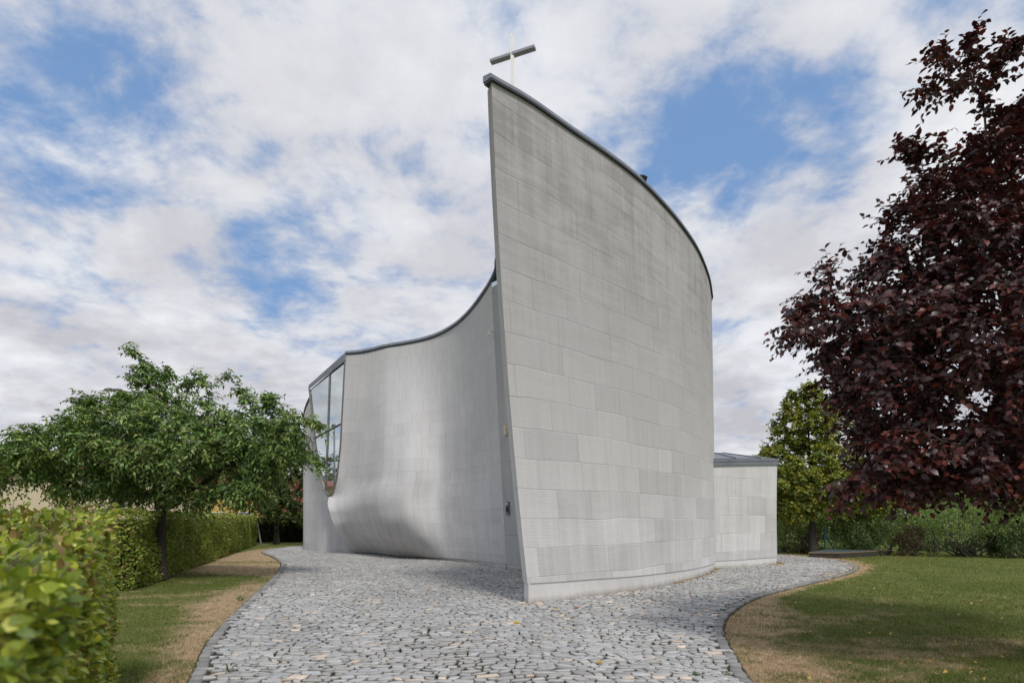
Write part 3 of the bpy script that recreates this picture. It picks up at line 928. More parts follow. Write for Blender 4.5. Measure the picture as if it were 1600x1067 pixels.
def radii(N, par, root, tip):
    cnt = np.zeros(len(N)); ch = np.zeros(len(N), int)
    for i in range(1, len(N)): ch[par[i]] += 1
    cnt[ch == 0] = 1
    for i in range(len(N) - 1, 0, -1): cnt[par[i]] += cnt[i]
    p = math.log(root / tip) / math.log(max(cnt[0], 2))
    return tip * np.maximum(cnt, 1) ** p, ch

def tubes(segs, n=6):
    """segs: list of (p0,p1,r0,r1) arrays -> V,F"""
    p0, p1, r0, r1 = [np.asarray(x, float) for x in segs]
    d = norm(p1 - p0); ref = np.where(np.abs(d[:, 2:3]) < .9, np.array([[0, 0, 1.]]), np.array([[1., 0, 0]]))
    a = norm(np.cross(d, ref)); b = np.cross(d, a)
    k = len(p0); Vs = []
    for P, r in ((p0, r0), (p1, r1)):
        for j in range(n):
            th_ = 2 * PI * j / n
            Vs.append(P + (a * math.cos(th_) + b * math.sin(th_)) * r[:, None])
    V = np.stack(Vs, 1).reshape(-1, 3)
    fs = np.array([(j, (j + 1) % n, n + (j + 1) % n, n + j) for j in range(n)])
    Fc = (np.arange(k)[:, None, None] * 2 * n + fs[None]).reshape(-1, 4)
    return V, Fc

def make_tree(name, label, cat, root, trunk_pts, trunk_r, E, nattr, step, kill, twigs, leaves_per, leaf_len, leaf_w, palette, lmat, bmat,
              detail=4, droop=.3, twig_len=.3, tip=.006, thr=.03, group=None, shell=.55, twig_tubes=True, fold=.25, curl=.3, spread=.9, dark_in=.0, upn=.6, minz=None):
    T = empty(name, tuple(root)); tag(T, label, cat, group)
    attr = ellip_points(E, nattr, shell)
    if minz is not None: attr = attr[attr[:, 2] > minz]
    N, par = grow(attr, trunk_pts, step, kill)
    rr, ch = radii(N, par, trunk_r, tip)
    nt = len(trunk_pts)
    idx = np.arange(1, len(N))
    r1 = rr[idx]; r0 = np.minimum(rr[par[idx]], r1 * 1.6 + .004)
    for k in range(1, nt):
        f = 1 - .25 * k / nt
        r0[k - 1] = trunk_r * (1 - .3 * (k - 1) / nt); r1[k - 1] = trunk_r * (1 - .3 * k / nt)
    r0[0] = trunk_r * 1.3
    big = r1 > .02
    Vb, Fb = tubes((N[par[idx]][big], N[idx][big], r0[big], r1[big]), 9)
    Vs, Fs = tubes((N[par[idx]][~big], N[idx][~big], r0[~big], r1[~big]), 4)
    Vall = [Vb, Vs]; Fall = [Fb, Fs + len(Vb)]
    # twigs on thin nodes
    thin = np.where((rr < thr) & (np.arange(len(N)) >= nt))[0]
    w = np.where(ch[thin] == 0, 3.0, 1.0); w /= w.sum()
    tw = R.choice(thin, twigs, p=w)
    nd = norm(N[tw] - N[par[tw]])
    cen = np.mean([e[0] for e in E], axis=0)
    outw = norm(N[tw] - cen)
    td = norm(nd * .7 + outw * .35 + R.normal(0, .5, (twigs, 3)) * spread)
    tl_ = twig_len * R.uniform(.5, 1.4, twigs)
    base = N[tw] + R.normal(0, .01, (twigs, 3))
    end = base + td * tl_[:, None] - np.array([0, 0, 1]) * (droop * tl_)[:, None]
    if twig_tubes:
        midp = base + td * tl_[:, None] * .5 - np.array([0, 0, 1]) * (droop * tl_ * .15)[:, None]
        V1, F1 = tubes((base, midp, np.full(twigs, tip * .7), np.full(twigs, tip * .55)), 3)
        V2, F2 = tubes((midp, end, np.full(twigs, tip * .55), np.full(twigs, tip * .3)), 3)
        o1 = sum(len(v) for v in Vall); Vall += [V1, V2]; Fall += [F1 + o1, F2 + o1 + len(V1)]
    mesh_np('trunk', np.vstack(Vall), np.vstack(Fall), bmat, T, smooth=True)
    L = leaves_per
    t_ = (np.arange(L) + .6) / L
    tt = np.tile(t_, twigs); bi = np.repeat(np.arange(twigs), L)
    pos = base[bi] + td[bi] * (tl_[bi] * tt)[:, None] - np.array([0, 0, 1]) * (droop * tl_[bi] * tt ** 2)[:, None]
    sidev = norm(np.cross(td[bi], R.normal(0, .25, (len(bi), 3)) + [0, 0, 1]))
    sg = np.where(np.tile(np.arange(L) % 2, twigs) == 0, 1, -1)[:, None]
    ax = norm(td[bi] * .55 + sidev * sg * .8 + R.normal(0, .28, (len(bi), 3)) - np.array([0, 0, droop * 1.1]))
    nr = norm(np.array([0, 0, upn]) + R.normal(0, .45, (len(bi), 3)) + outw[bi] * .5)
    ll = leaf_len * R.uniform(.6, 1.2, len(bi))
    pal = np.array(palette); k = R.integers(0, len(pal), twigs)[bi]
    mixk = R.random(len(bi)) < .3; k = np.where(mixk, R.integers(0, len(pal), len(bi)), k)
    colr = pal[k] * R.uniform(.75, 1.25, (len(bi), 1))
    V, Fc, cl_ = leaf_mesh(pos, ax, nr, ll, ll * leaf_w, colr, detail, fold, curl)
    mesh_np('crown', V, Fc, lmat, T, col=cl_)
    return T

M['leaf_red'] = leafmat('plum_leaves', .10, .42, .5, (1.3, .5, .5))
M['leaf_cherry'] = leafmat('cherry_leaves', .22, .42, .45, (1.1, 1.2, .6))
M['leaf'] = leafmat('green_leaves', .25, .5, .35, (1.1, 1.15, .6))
M['leaf_hedge'] = leafmat('hedge_leaves', .30, .42, .4, (1.1, 1.15, .6))

def E_(l): return [(at(px, y, Y_), np.array(r)) for px, y, Y_, r in l]

# red-leaved plum on the right
pr_ = np.array([6.5, 6.9, 0])
EP = E_([(1570, 600, 6.4, (1.75, 1.5, 1.30)), (1385, 520, 6.2, (.78, .8, .40)), (1268, 508, 6.2, (.30, .35, .13)), (1472, 405, 6.3, (.72, .8, .46)),
         (1505, 290, 6.5, (.5, .55, .30)), (1578, 222, 6.6, (.38, .5, .36)), (1535, 108, 6.6, (.40, .4, .18)), (1640, 165, 6.8, (.35, .5, .30)), (1610, 340, 6.6, (.85, .9, .6)),
         (1500, 720, 6.0, (.85, .8, .33)), (1425, 705, 6.0, (.6, .7, .42)), (1392, 700, 6.0, (.34, .45, .46)), (1590, 760, 5.8, (.6, .7, .38)), (1375, 600, 6.1, (.4, .5, .35)),
         (1780, 480, 7.0, (1.3, 1.3, 1.6)), (1700, 700, 6.2, (1.2, 1.2, .7)), (1740, 300, 7.0, (.9, 1.0, 1.1))])
tips = E_([(1480, 800, 5.9, (.14, .2, .12)), (1555, 812, 5.8, (.16, .2, .14)), (1330, 765, 6.0, (.15, .2, .14)), (1240, 520, 6.2, (.12, .2, .08)), (1495, 82, 6.6, (.2, .2, .08)), (1435, 245, 6.5, (.18, .2, .14)),
           (1470, 130, 6.6, (.10, .2, .05)), (1415, 340, 6.4, (.2, .2, .12)), (1300, 440, 6.3, (.2, .2, .10)), (1280, 472, 6.3, (.13, .2, .08))])
make_tree('plum_tree', 'large dark purple-red leaved tree filling the right edge over the lawn', 'tree', pr_,
          [pr_, pr_ + [-.02, 0, .5], pr_ + [-.05, -.02, 1.0], pr_ + [-.08, -.05, 1.5], pr_ + [-.1, -.05, 1.9]], .17, EP + tips * 3, 3600, .14, .20,
          11500, 8, .080, .62, [(.050, .018, .020), (.070, .024, .025), (.040, .018, .021), (.095, .029, .024), (.15, .032, .022), (.066, .034, .035)],
          M['leaf_red'], M['bark_grey'], detail=6, droop=.22, twig_len=.30, tip=.0045, thr=.018, curl=.22, shell=.6, upn=.75, minz=1.88)

# cherry on the left
cY = 18 * S
cr_ = np.array([bx(250, 18), cY, 0])
EC = E_([(250, 690, cY, (2.3, 2.0, 1.2)), (238, 600, cY, (.45, .5, .55)), (215, 565, cY, (.18, .3, .25)), (315, 600, cY, (.55, .5, .18)), (345, 590, cY, (.2, .2, .07)), (115, 705, cY, (1.4, 1.3, .75)),
         (20, 725, cY, (.8, .9, .65)), (400, 690, cY, (1.1, 1.1, .85)), (408, 630, cY, (.5, .5, .22)), (375, 612, cY, (.22, .3, .16)), (465, 655, cY, (.5, .4, .14)), (490, 665, cY, (.25, .2, .07)),
         (470, 705, cY, (.45, .4, .16)), (497, 722, cY, (.2, .2, .06)), (380, 755, cY, (.9, .9, .42)), (170, 760, cY, (1.3, 1.2, .35)), (60, 680, cY, (.4, .4, .25)), (180, 640, cY, (.9, .8, .35)), (300, 770, cY, (.9, .9, .3))])
make_tree('cherry_tree', 'spreading green cherry tree with a dark trunk beside the hedge on the left lawn', 'tree', cr_,
          [cr_, cr_ + [0, 0, .5], cr_ + [.01, 0, 1.0], cr_ + [.02, 0, 1.5], cr_ + [.03, 0, 1.85]], .165, EC, 2600, .2, .27,
          6200, 9, .135, .42, [(0.115, 0.212, 0.052), (0.149, 0.255, 0.062), (0.094, 0.179, 0.052), (0.2, 0.31, 0.072), (0.249, 0.343, 0.083), (0.153, 0.215, 0.062), (0.285, 0.337, 0.09)],
          M['leaf_cherry'], M['bark_dark'], detail=4, droop=.42, twig_len=.42, tip=.006, thr=.03, shell=.6, curl=.3)

# yellowing lime behind the annex
lY = 31 * S
lr = np.array([bx(1269, 31), lY, 0])
EL = E_([(1270, 740, lY, (2.3, 2.0, 1.6)), (1268, 665, lY, (1.5, 1.4, 1.5)), (1262, 625, lY, (.7, .7, .8)), (1215, 715, lY, (.9, .9, .6)), (1330, 770, lY, (1.8, 1.6, 1.1)), (1240, 785, lY, (1.4, 1.4, .8))])
make_tree('lime_tree', 'yellowing green lime tree with a straight trunk standing behind the low annex', 'tree', lr,
          [lr, lr + [0, 0, .6], lr + [0, 0, 1.2], lr + [0, 0, 1.8], lr + [0, 0, 2.4], lr + [0, 0, 3.2]], .15, EL, 1400, .25, .34,
          6500, 8, .135, .8, [(0.234, 0.265, 0.043), (0.319, 0.330, 0.051), (0.181, 0.234, 0.046), (0.404, 0.361, 0.055), (0.149, 0.203, 0.043)],
          M['leaf'], M['bark_dark'], detail=2, droop=.25, twig_len=.4, tip=.008, thr=.04, twig_tubes=False, shell=.5, minz=1.7)

# dark tree behind the left hedge, next to the church
dY = 43 * S
dr0 = np.array([bx(432, 43), dY, 0])
ED = E_([(425, 730, dY, (2.6, 2.2, 2.6)), (445, 785, dY, (2.2, 2.0, 1.1)), (395, 770, dY, (1.8, 1.8, 1.3)), (440, 690, dY, (1.6, 1.4, 1.4)), (462, 740, dY, (1.2, 1.4, 1.6))])
make_tree('maple_tree', 'dense dark green tree standing at the end of the hedge beside the church', 'tree', dr0,
          [dr0, dr0 + [0, 0, .6], dr0 + [0, 0, 1.2], dr0 + [0, 0, 1.8]], .17, ED, 1200, .3, .4,
          3800, 7, .16, .8, [(0.051, 0.085, 0.024), (0.076, 0.116, 0.027), (0.128, 0.162, 0.034), (0.037, 0.068, 0.020)],
          M['leaf'], M['bark_dark'], detail=2, droop=.25, twig_len=.5, tip=.01, thr=.05, twig_tubes=False, shell=.6)

# ------------------------------------------------------------------ HEDGES
def hedge_leaves(name, parent, P, nrm, ln, wid, pal, detail, mat, jit=.5, up=.5, k=None):
    n = len(P)
    ax = norm(nrm * .6 + R.normal(0, .55, (n, 3)) + [0, 0, .15])
    nr = norm(nrm * .55 + np.array([0, 0, up]) + R.normal(0, .45, (n, 3)))
    pal = np.array(pal); k = R.integers(0, len(pal), n) if k is None else k
    colr = pal[k] * R.uniform(.75, 1.25, (n, 1))
    ll = ln * R.uniform(.6, 1.25, n)
    V, Fc, c = leaf_mesh(P, ax, nr, ll, ll * wid, colr, detail, .2, .25)
    return mesh_np(name, V, Fc, mat, parent, col=c)

def twig_mass(name, parent, P, d, ln, mat):
    V, Fc = tubes((P, P + d * ln[:, None], np.full(len(P), .004), np.full(len(P), .0015)), 3)
    return mesh_np(name, V, Fc, mat, parent)

# near hedge (beech), left foreground
nh = empty('near_hedge', (-2.4, 3.6, 0)); tag(nh, 'bright yellow-green leafy hedge close by in the lower left corner', 'hedge')
hA, hB = np.array([-3.58, 5.2]), np.array([-.92, 1.0])             # right-hand face, far end to near end
hv = hB - hA; hl = np.linalg.norm(hv); hu = hv / hl; hn = np.array([-hu[1], hu[0]])
if hn[0] < 0: hn = -hn
def htop(s): return np.interp(s, [0, .4, .8, 1], [1.64, 1.53, 1.455, 1.41])
thick = 1.7
n = 54000
sf = R.random(n) ** .8                                   # 0 far .. 1 near
kind_ = R.random(n)
hz_ = htop(sf)
# right face
zf = R.random(n) * (hz_ + .02)
bul = (vnoise(np.stack([sf * hl * 3, zf * 3], 1), 1.0, 9) - .5) * .16
depth_in = np.abs(R.normal(0, .05, n))
Pf = np.column_stack([(hA + hv * sf[:, None]) + hn * (bul - depth_in)[:, None], zf])
Nf = np.tile(np.array([hn[0], hn[1], .25]), (n, 1))
# top
tw_ = R.random(n) * thick
zt_ = hz_ + (vnoise(np.stack([sf * hl * 3, tw_ * 3], 1), 1.0, 19) - .5) * .13 - np.abs(R.normal(0, .045, n))
Pt = np.column_stack([(hA + hv * sf[:, None]) - hn * tw_[:, None], zt_])
Nt = np.tile(np.array([.0, -.1, 1.0]), (n, 1))
# far end face
ze = R.random(n) * 1.68; we = R.random(n) * thick
Pe = np.column_stack([hA - hn * we[:, None] - hu * (.02 + (R.random(n)[:, None] - .5) * .12), ze])
Ne = np.tile(np.array([-hu[0], -hu[1], .2]), (n, 1))
sel = kind_ < .5; sel2 = (kind_ >= .5) & (kind_ < .85); sel3 = kind_ >= .85
P = np.vstack([Pf[sel], Pt[sel2], Pe[sel3]]); Nn = np.vstack([Nf[sel], Nt[sel2], Ne[sel3]])
pal = [(0.293, 0.366, 0.043), (0.390, 0.451, 0.061), (0.220, 0.293, 0.043), (0.488, 0.512, 0.073), (0.146, 0.220, 0.037), (0.366, 0.256, 0.098), (0.293, 0.195, 0.085), (0.537, 0.573, 0.098)]
pn = vnoise(P[:, [0, 2]] + P[:, [1, 1]] * .7, 2.5, 4)
kk = np.where(R.random(len(P)) < .07 + .14 * (pn > .62), R.integers(5, 7, len(P)), R.choice([0, 1, 2, 3, 4, 7], len(P)))
hedge_leaves('foliage', nh, P, Nn, .048, .58, pal, 6, M['leaf_hedge'], k=kk)
# long shoots on the top
ns = 150
s_ = R.random(ns) * .75; w_ = R.random(ns) * thick
b0 = np.column_stack([(hA + hv * s_[:, None]) - hn * w_[:, None], htop(s_) - .05])
dsh = norm(np.column_stack([R.normal(0, .35, (ns, 2)), np.ones(ns)])); lsh = R.uniform(.08, .22, ns)
Ls = []; Ln_ = []
for q in np.linspace(.2, 1, 6): Ls.append(b0 + dsh * (lsh * q)[:, None]); Ln_.append(norm(R.normal(0, 1, (ns, 3)) + [0, 0, .3]))
hedge_leaves('shoots', nh, np.vstack(Ls), np.vstack(Ln_), .055, .6, [(.22, .25, .04), (.24, .20, .06), (.17, .21, .03)], 6, M['leaf_hedge'])
twig_mass('stems', nh, np.vstack([b0, P[::25] - Nn[::25] * .12]), np.vstack([dsh, norm(Nn[::25] + [0, 0, .6])]), np.concatenate([lsh, np.full(len(P[::25]), .14)]), M['bark_grey'])
# dark inner mass, shade put into its colour so that gaps read as depth
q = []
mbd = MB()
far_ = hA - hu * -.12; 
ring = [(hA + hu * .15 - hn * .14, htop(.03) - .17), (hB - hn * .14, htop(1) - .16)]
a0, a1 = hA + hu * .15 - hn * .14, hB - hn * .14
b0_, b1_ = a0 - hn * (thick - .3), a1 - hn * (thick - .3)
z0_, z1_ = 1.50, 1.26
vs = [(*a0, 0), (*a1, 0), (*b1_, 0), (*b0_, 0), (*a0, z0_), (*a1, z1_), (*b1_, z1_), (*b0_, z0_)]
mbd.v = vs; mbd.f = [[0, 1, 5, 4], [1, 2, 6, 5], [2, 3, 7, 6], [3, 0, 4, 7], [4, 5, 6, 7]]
M['hedge_core'] = plain('hedge_shade_core', (.028, .032, .012), 1, var=.6, scale=14, bump=.8)
mbd.build('shade_core', M['hedge_core'], nh)

# clipped hedge along the left lawn
def clipped_hedge(name, label, a, b, h, thick, n, ln, pal, sidesign, ends=(True, True), core=True):
    a = np.array(a, float); b = np.array(b, float); v = b - a; l = np.linalg.norm(v); u = v / l; nn = np.array([u[1], -u[0]]) * sidesign
    o = empty(name, (*((a + b) / 2), 0)); tag(o, label, 'hedge')
    s = R.random(n); zf = R.random(n) * h
    k = R.random(n)
    bul = (vnoise(np.stack([s * l * 1.2, zf * 1.6], 1), 1.0, 12) - .5) * .2
    Pf = np.column_stack([a + v * s[:, None] + nn * (bul - np.abs(R.normal(0, .05, n)))[:, None], zf])
    w = R.random(n) * thick
    Pt = np.column_stack([a + v * s[:, None] - nn * w[:, None], h + (vnoise(np.stack([s * l, w], 1), 2.0, 13) - .5) * .1 + np.abs(R.normal(0, .03, n))])
    e = np.where(R.random(n) < .5, 0., l)
    Pe = np.column_stack([a + u * (e + (R.random(n) - .5) * .1)[:, None] - nn * w[:, None], zf])
    s1 = k < .7; s2 = (k >= .7) & (k < .92); s3 = k >= .92
    P = np.vstack([Pf[s1], Pt[s2], Pe[s3]])
    N_ = np.vstack([np.tile([nn[0], nn[1], .2], (s1.sum(), 1)), np.tile([0, 0, 1.], (s2.sum(), 1)), np.column_stack([np.where(e[s3] == 0, -1, 1)[:, None] * u[None], np.full(s3.sum(), .2)])])
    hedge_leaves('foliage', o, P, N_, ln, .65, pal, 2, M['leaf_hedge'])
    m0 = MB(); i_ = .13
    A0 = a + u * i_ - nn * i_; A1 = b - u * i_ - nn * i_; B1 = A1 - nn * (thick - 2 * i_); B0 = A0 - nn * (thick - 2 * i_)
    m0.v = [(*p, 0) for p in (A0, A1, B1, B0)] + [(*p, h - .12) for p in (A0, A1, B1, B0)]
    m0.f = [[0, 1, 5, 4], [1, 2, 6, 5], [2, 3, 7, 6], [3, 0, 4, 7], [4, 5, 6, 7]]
    m0.build('shade_core', M['hedge_core'], o)  # solid dark core, shade between the leaves put into its colour
    return o
clipped_hedge('clipped_hedge', 'long neatly clipped green hedge running back behind the cherry trunk', (bx(140, 15.5) + 1.0, 15.5 * S), (bx(400, 42), 42 * S), 1.70, 1.1, 42000, .085,
              [(0.250, 0.338, 0.063), (0.322, 0.397, 0.076), (0.192, 0.279, 0.053), (0.382, 0.411, 0.087), (0.293, 0.250, 0.087)], 1)
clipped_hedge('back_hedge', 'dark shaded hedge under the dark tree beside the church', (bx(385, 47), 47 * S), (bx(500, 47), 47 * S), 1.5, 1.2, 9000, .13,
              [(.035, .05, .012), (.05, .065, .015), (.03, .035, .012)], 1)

# ------------------------------------------------------------------ SHRUBS on the right
def shrub(name, label, px, d, w, h, pal, n, ln, lw=.5, stems=0, cat='shrub', lift=.0, mat=None, conical=False, droop=.2, base_frac=0.0, stem_mat=None):
    D = d * S; root = np.array([bx(px, d), D, 0.])
    o = empty(name, tuple(root)); tag(o, label, cat)
    # lumpy crown of sub-clumps
    k = 26
    cl_ = []
    for _ in range(k):
        f = R.random(); z = h * (base_frac + (1 - base_frac) * f) * .93
        prof = math.sqrt(max(.05, 1 - ((f - .42) / .62) ** 2)) if not conical else (1 - f * .75)
        a = R.uniform(0, 2 * PI); r = w / 2 * prof * math.sqrt(R.random()) * .9
        cl_.append((root + [math.cos(a) * r, math.sin(a) * r, z], np.array([1, 1, .9]) * w * R.uniform(.10, .2)))
    P = ellip_points(cl_, n, .65); P = P[P[:, 2] > .02]
    cen = root + [0, 0, h * .4]
    nn = norm(P - cen)
    if stems:
        m0 = MB()
        for _ in range(stems):
            c0, r0 = cl_[R.integers(0, k)]
            b = root + [R.normal(0, w * .05), R.normal(0, w * .05), 0]
            mid_ = b * .5 + c0 * .5 + [0, 0, -.05 * h]; mid_[:2] += (c0 - root)[:2] * .12
            m0.tube([b, mid_, c0 + [0, 0, r0[2]]], [.035, .02, .006], 5, cap=False)
        m0.build('stems', stem_mat or M['bark_grey'], o, smooth=True)
    n = len(P)
    ax = norm(nn * .6 + R.normal(0, .5, (n, 3)) - np.array([0, 0, droop]))
    nr = norm(np.array([0, 0, .7]) + nn * .5 + R.normal(0, .4, (n, 3)))
    pl = np.array(pal); c = pl[R.integers(0, len(pl), n)] * R.uniform(.7, 1.3, (n, 1))
    ll = ln * R.uniform(.6, 1.25, n)
    V, Fc, cc_ = leaf_mesh(P, ax, nr, ll, ll * lw, c, 2, .2, .25)
    mesh_np('foliage', V, Fc, mat or M['leaf'], o, col=cc_)
    return o
gy_ = [(0.280, 0.364, 0.112), (0.364, 0.434, 0.140), (0.224, 0.307, 0.098)]
gd_ = [(.05, .085, .025), (.075, .115, .033), (.10, .14, .042)]
gm_ = [(0.179, 0.268, 0.075), (0.254, 0.357, 0.089), (0.133, 0.209, 0.060)]
br_ = [(0.090, 0.048, 0.033), (0.135, 0.075, 0.045), (0.068, 0.042, 0.030), (0.075, 0.068, 0.030)]
shrub('willow_shrub', 'grey-green willow shrub peeping out beside the right edge of the annex', 1228, 33, 2.6, 2.6, gy_, 5000, .13, .22, 8)
shrub('barberry_shrub', 'dark red-brown shrub behind the trunk of the yellowing lime tree', 1250, 32.5, 2.3, 1.45, br_, 5000, .07, .6, 6)
shrub('yew_shrub', 'broad dark green feathery shrub right of the teal fence post', 1345, 31.5, 3.6, 2.75, gd_ + gm_[:1], 12000, .13, .25, 10, droop=.35)
shrub('reed_shrub', 'pale green feathery shrub between the broad dark shrub and the brown bush', 1392, 33, 1.8, 2.2, gy_, 4500, .15, .18, 8)
shrub('brown_bush', 'rounded dull brown-red bush at the lawn edge left of the fan shaped willow', 1427, 30, 1.75, 1.25, br_, 6000, .06, .6, 8)
shrub('fan_willow', 'open fan-shaped willow shrub with many bare grey stems at the lawn edge', 1510, 29.5, 4.0, 2.5, gm_ + gy_[:2], 9000, .12, .24, 46, base_frac=.38)
shrub('laurel_shrub', 'dense dark green bush at the right frame edge under the purple tree', 1590, 28.5, 2.5, 2.35, gd_, 9000, .09, .6, 6)
shrub('elder_shrub', 'light green leafy shrub behind the gap between brown bush and fan-shaped willow', 1462, 35, 3.0, 2.3, gm_, 6000, .13, .5, 6)
shrub('hazel_shrub', 'yellow-green leafy shrub directly behind the lime trunk and teal post', 1310, 36, 3.6, 2.6, gy_ + gm_, 6500, .14, .6, 6)
shrub('privet_shrub', 'mid green leafy shrub behind the gap left of the dark bush at the frame edge', 1560, 34, 3.4, 2.6, gm_, 6500, .13, .5, 6)
# far-off belt of trees reading as one mass
n = 60000
bxs = R.uniform(14, 75, n); fy = 44 + R.uniform(0, 6, n) + (bxs - 14) * .06
hgt = 2.6 + 2.4 * vnoise(np.stack([bxs * .28, bxs * 0 + 3], 1), 1.0, 41) + 1.4 * vnoise(np.stack([bxs * 1.1, bxs * 0 + 5], 1), 1.0, 42)
zz_ = hgt * R.random(n) ** .7
P = np.column_stack([bxs, fy, zz_])
hedge_leaves('far_wood', None, P, np.tile([0, -1, .4], (n, 1)), .34, .6, [(0.186, 0.264, 0.078), (0.264, 0.341, 0.109), (0.138, 0.202, 0.062)], 2, M['leaf'])
o = bpy.data.objects['far_wood']; tag(o, 'far green belt of trees behind the shrubs on the right', 'wood', kind='stuff')

# ------------------------------------------------------------------ RIGHT GARDEN BITS
pc = empty('pit_cover', (bx(1320, 29.5), 29.5 * S, 0)); tag(pc, 'low timber edged pit cover with a teal sheet at the lawn edge', 'cover')
fl_, fr_, bl_, br2 = [np.array([bx(a, d), d * S]) for a, d in ((1264, 28.3), (1312, 28.0), (1296, 31.4), (1392, 30.6))]
def quadbox(c4, z0, z1):
    m0 = MB(); m0.v = [(*p, z0) for p in c4] + [(*p, z1) for p in c4]
    m0.f = [[0, 1, 5, 4], [1, 2, 6, 5], [2, 3, 7, 6], [3, 0, 4, 7], [4, 5, 6, 7]]
    return m0
quadbox((fl_, fr_, br2, bl_), -.05, .17).build('box', M['bark_dark'], pc)
def inset(c4, k):
    ce = sum(c4) / 4; return [ce + (p - ce) * k for p in c4]
quadbox(inset((fl_, fr_, br2, bl_), 1.02), .172, .205).build('timber_edge', M['wood'], pc)
quadbox(inset((fl_, fr_, br2, bl_), .93), .207, .215).build('sheet', M['tealsheet'], pc)

fence = empty('wire_fence', (bx(1450, 32), 31.5 * S, 0)); tag(fence, 'low thin wire mesh fence with a teal green corner post behind the lawn shrubs', 'fence')
fpts = [np.array([bx(a, d), d * S]) for a, d in ((1225, 34), (1289, 30.8), (1345, 32.3), (1405, 32.2), (1460, 32), (1520, 31.6), (1580, 31.2), (1640, 30.8))]
m0 = MB()
for i in range(len(fpts) - 1):
    a, b = fpts[i], fpts[i + 1]
    for z in np.linspace(.08, .95, 8): m0.tube([(*a, z), (*b, z)], .004, 3, cap=False)
    k = int(np.linalg.norm(b - a) / .16)
    for f in np.linspace(0, 1, k): p = a + (b - a) * f; m0.tube([(*p, .05), (*p, .97)], .003, 3, cap=False)
m0.build('wire_mesh', M['wire'], fence)
for i, p in enumerate(fpts):
    pm = MB().tube([(*p, 0), (*p, 1.0 if i != 1 else 1.25)], .028 if i != 1 else .05, 8)
    if i == 1: pm.tube([(*p, .9), (p[0] + .55, p[1] + .1, .05)], .03, 6)
    pm.build('post', M['greenpaint'], fence)

# ------------------------------------------------------------------ HOUSES, LAMP, POLES on the left
def house(name, label, cx, cy, rz, w, d, hw, hr, wall, nwin, storeys=1, chim=True):
    o = empty(name, (cx, cy, 0)); tag(o, label, 'house'); o.rotation_euler.z = rz
    def add(nm, m0, mat, par=None):
        ob = m0.build(nm, mat, None); ob.parent = par or o; return ob
    m0 = MB(); y0, y1 = -d / 2, d / 2
    m0.v = [(-w / 2, y0, 0), (w / 2, y0, 0), (w / 2, y1, 0), (-w / 2, y1, 0), (-w / 2, y0, hw), (w / 2, y0, hw), (w / 2, y1, hw), (-w / 2, y1, hw), (-w / 2, 0, hw + hr), (w / 2, 0, hw + hr)]
    m0.f = [[0, 1, 5, 4], [1, 2, 6, 9, 5], [2, 3, 7, 6], [3, 0, 4, 8, 7]]
    add('wall', m0, wall)
    m0 = MB(); ov = .45; k = hr / (d / 2)
    for sg in (-1, 1):
        e = sg * (d / 2 + ov); ze = hw - ov * k
        m0.v += [(-w / 2 - .3, e, ze + .04), (w / 2 + .3, e, ze + .04), (w / 2 + .3, 0, hw + hr + .04), (-w / 2 - .3, 0, hw + hr + .04),
                 (-w / 2 - .3, e, ze + .2), (w / 2 + .3, e, ze + .2), (w / 2 + .3, 0, hw + hr + .2), (-w / 2 - .3, 0, hw + hr + .2)]
        b = len(m0.v) - 8; m0.f += [[b + q for q in f] for f in ((0, 1, 2, 3), (4, 5, 6, 7), (0, 1, 5, 4), (1, 2, 6, 5), (2, 3, 7, 6), (3, 0, 4, 7))]
    rfo = add('roof', m0, M['rooftile'])
    if chim:
        m0 = MB().box((w * .2, .8, hw + hr + .1), (.6, .6, 1.6)).box((w * .2, .8, hw + hr + .95), (.75, .75, .12)); add('chimney', m0, M['rooftile'], rfo)
    for sidey in (y0,):
        for stv in range(storeys):
            for q in range(nwin):
                x = -w / 2 + w * (q + .5) / nwin; z = 1.5 + 2.7 * stv
                m0 = MB()
                for bxx in ((0, .64, 1.1, .07), (0, -.64, 1.1, .07), (.52, 0, .07, 1.35), (-.52, 0, .07, 1.35), (0, 0, .06, 1.3), (0, .15, 1.0, .05)):
                    m0.box((x + bxx[0], sidey - .03, z + bxx[1]), (bxx[2], .1, bxx[3]))
                wf_ = add('window', m0, M['win_white'])
                add('pane', MB().box((x, sidey - .012, z), (1.0, .02, 1.25)), M['darkglass'], wf_)
    for sx in (-1, 1):
        x = sx * w / 2
        m0 = MB()
        for yy_, zz2, a_, b_ in ((0, .6, 1.1, .07), (0, -.6, 1.1, .07), (.52, 0, .07, 1.25), (-.52, 0, .07, 1.25), (0, 0, .06, 1.2)):
            m0.box((x + sx * .03, yy_, hw + .5 + zz2), (.1, a_, b_))
        wf_ = add('window', m0, M['win_white']); add('pane', MB().box((x + sx * .012, 0, hw + .5), (.02, 1.0, 1.15)), M['darkglass'], wf_)
    return o
hY = 58 * S
house('yellow_house', 'yellow house with red tiled roof seen through the cherry tree above the hedge', bx(300, 60), 60 * S + 3, .12, 11, 8, 5.0, 3.4, M['yellow_wall'], 5, 2)
house('cream_house', 'pale cream house glimpsed above the near hedge at far left', bx(85, 48), 48 * S + 4, -.25, 11, 7, 5.0, 1.6, M['cream_wall'], 4)
house('small_yellow_house', 'small yellow house half hidden behind the dark tree beside the church', bx(445, 66), 66 * S + 3, 0, 8, 7, 2.6, 3, M['yellow_wall'], 4)
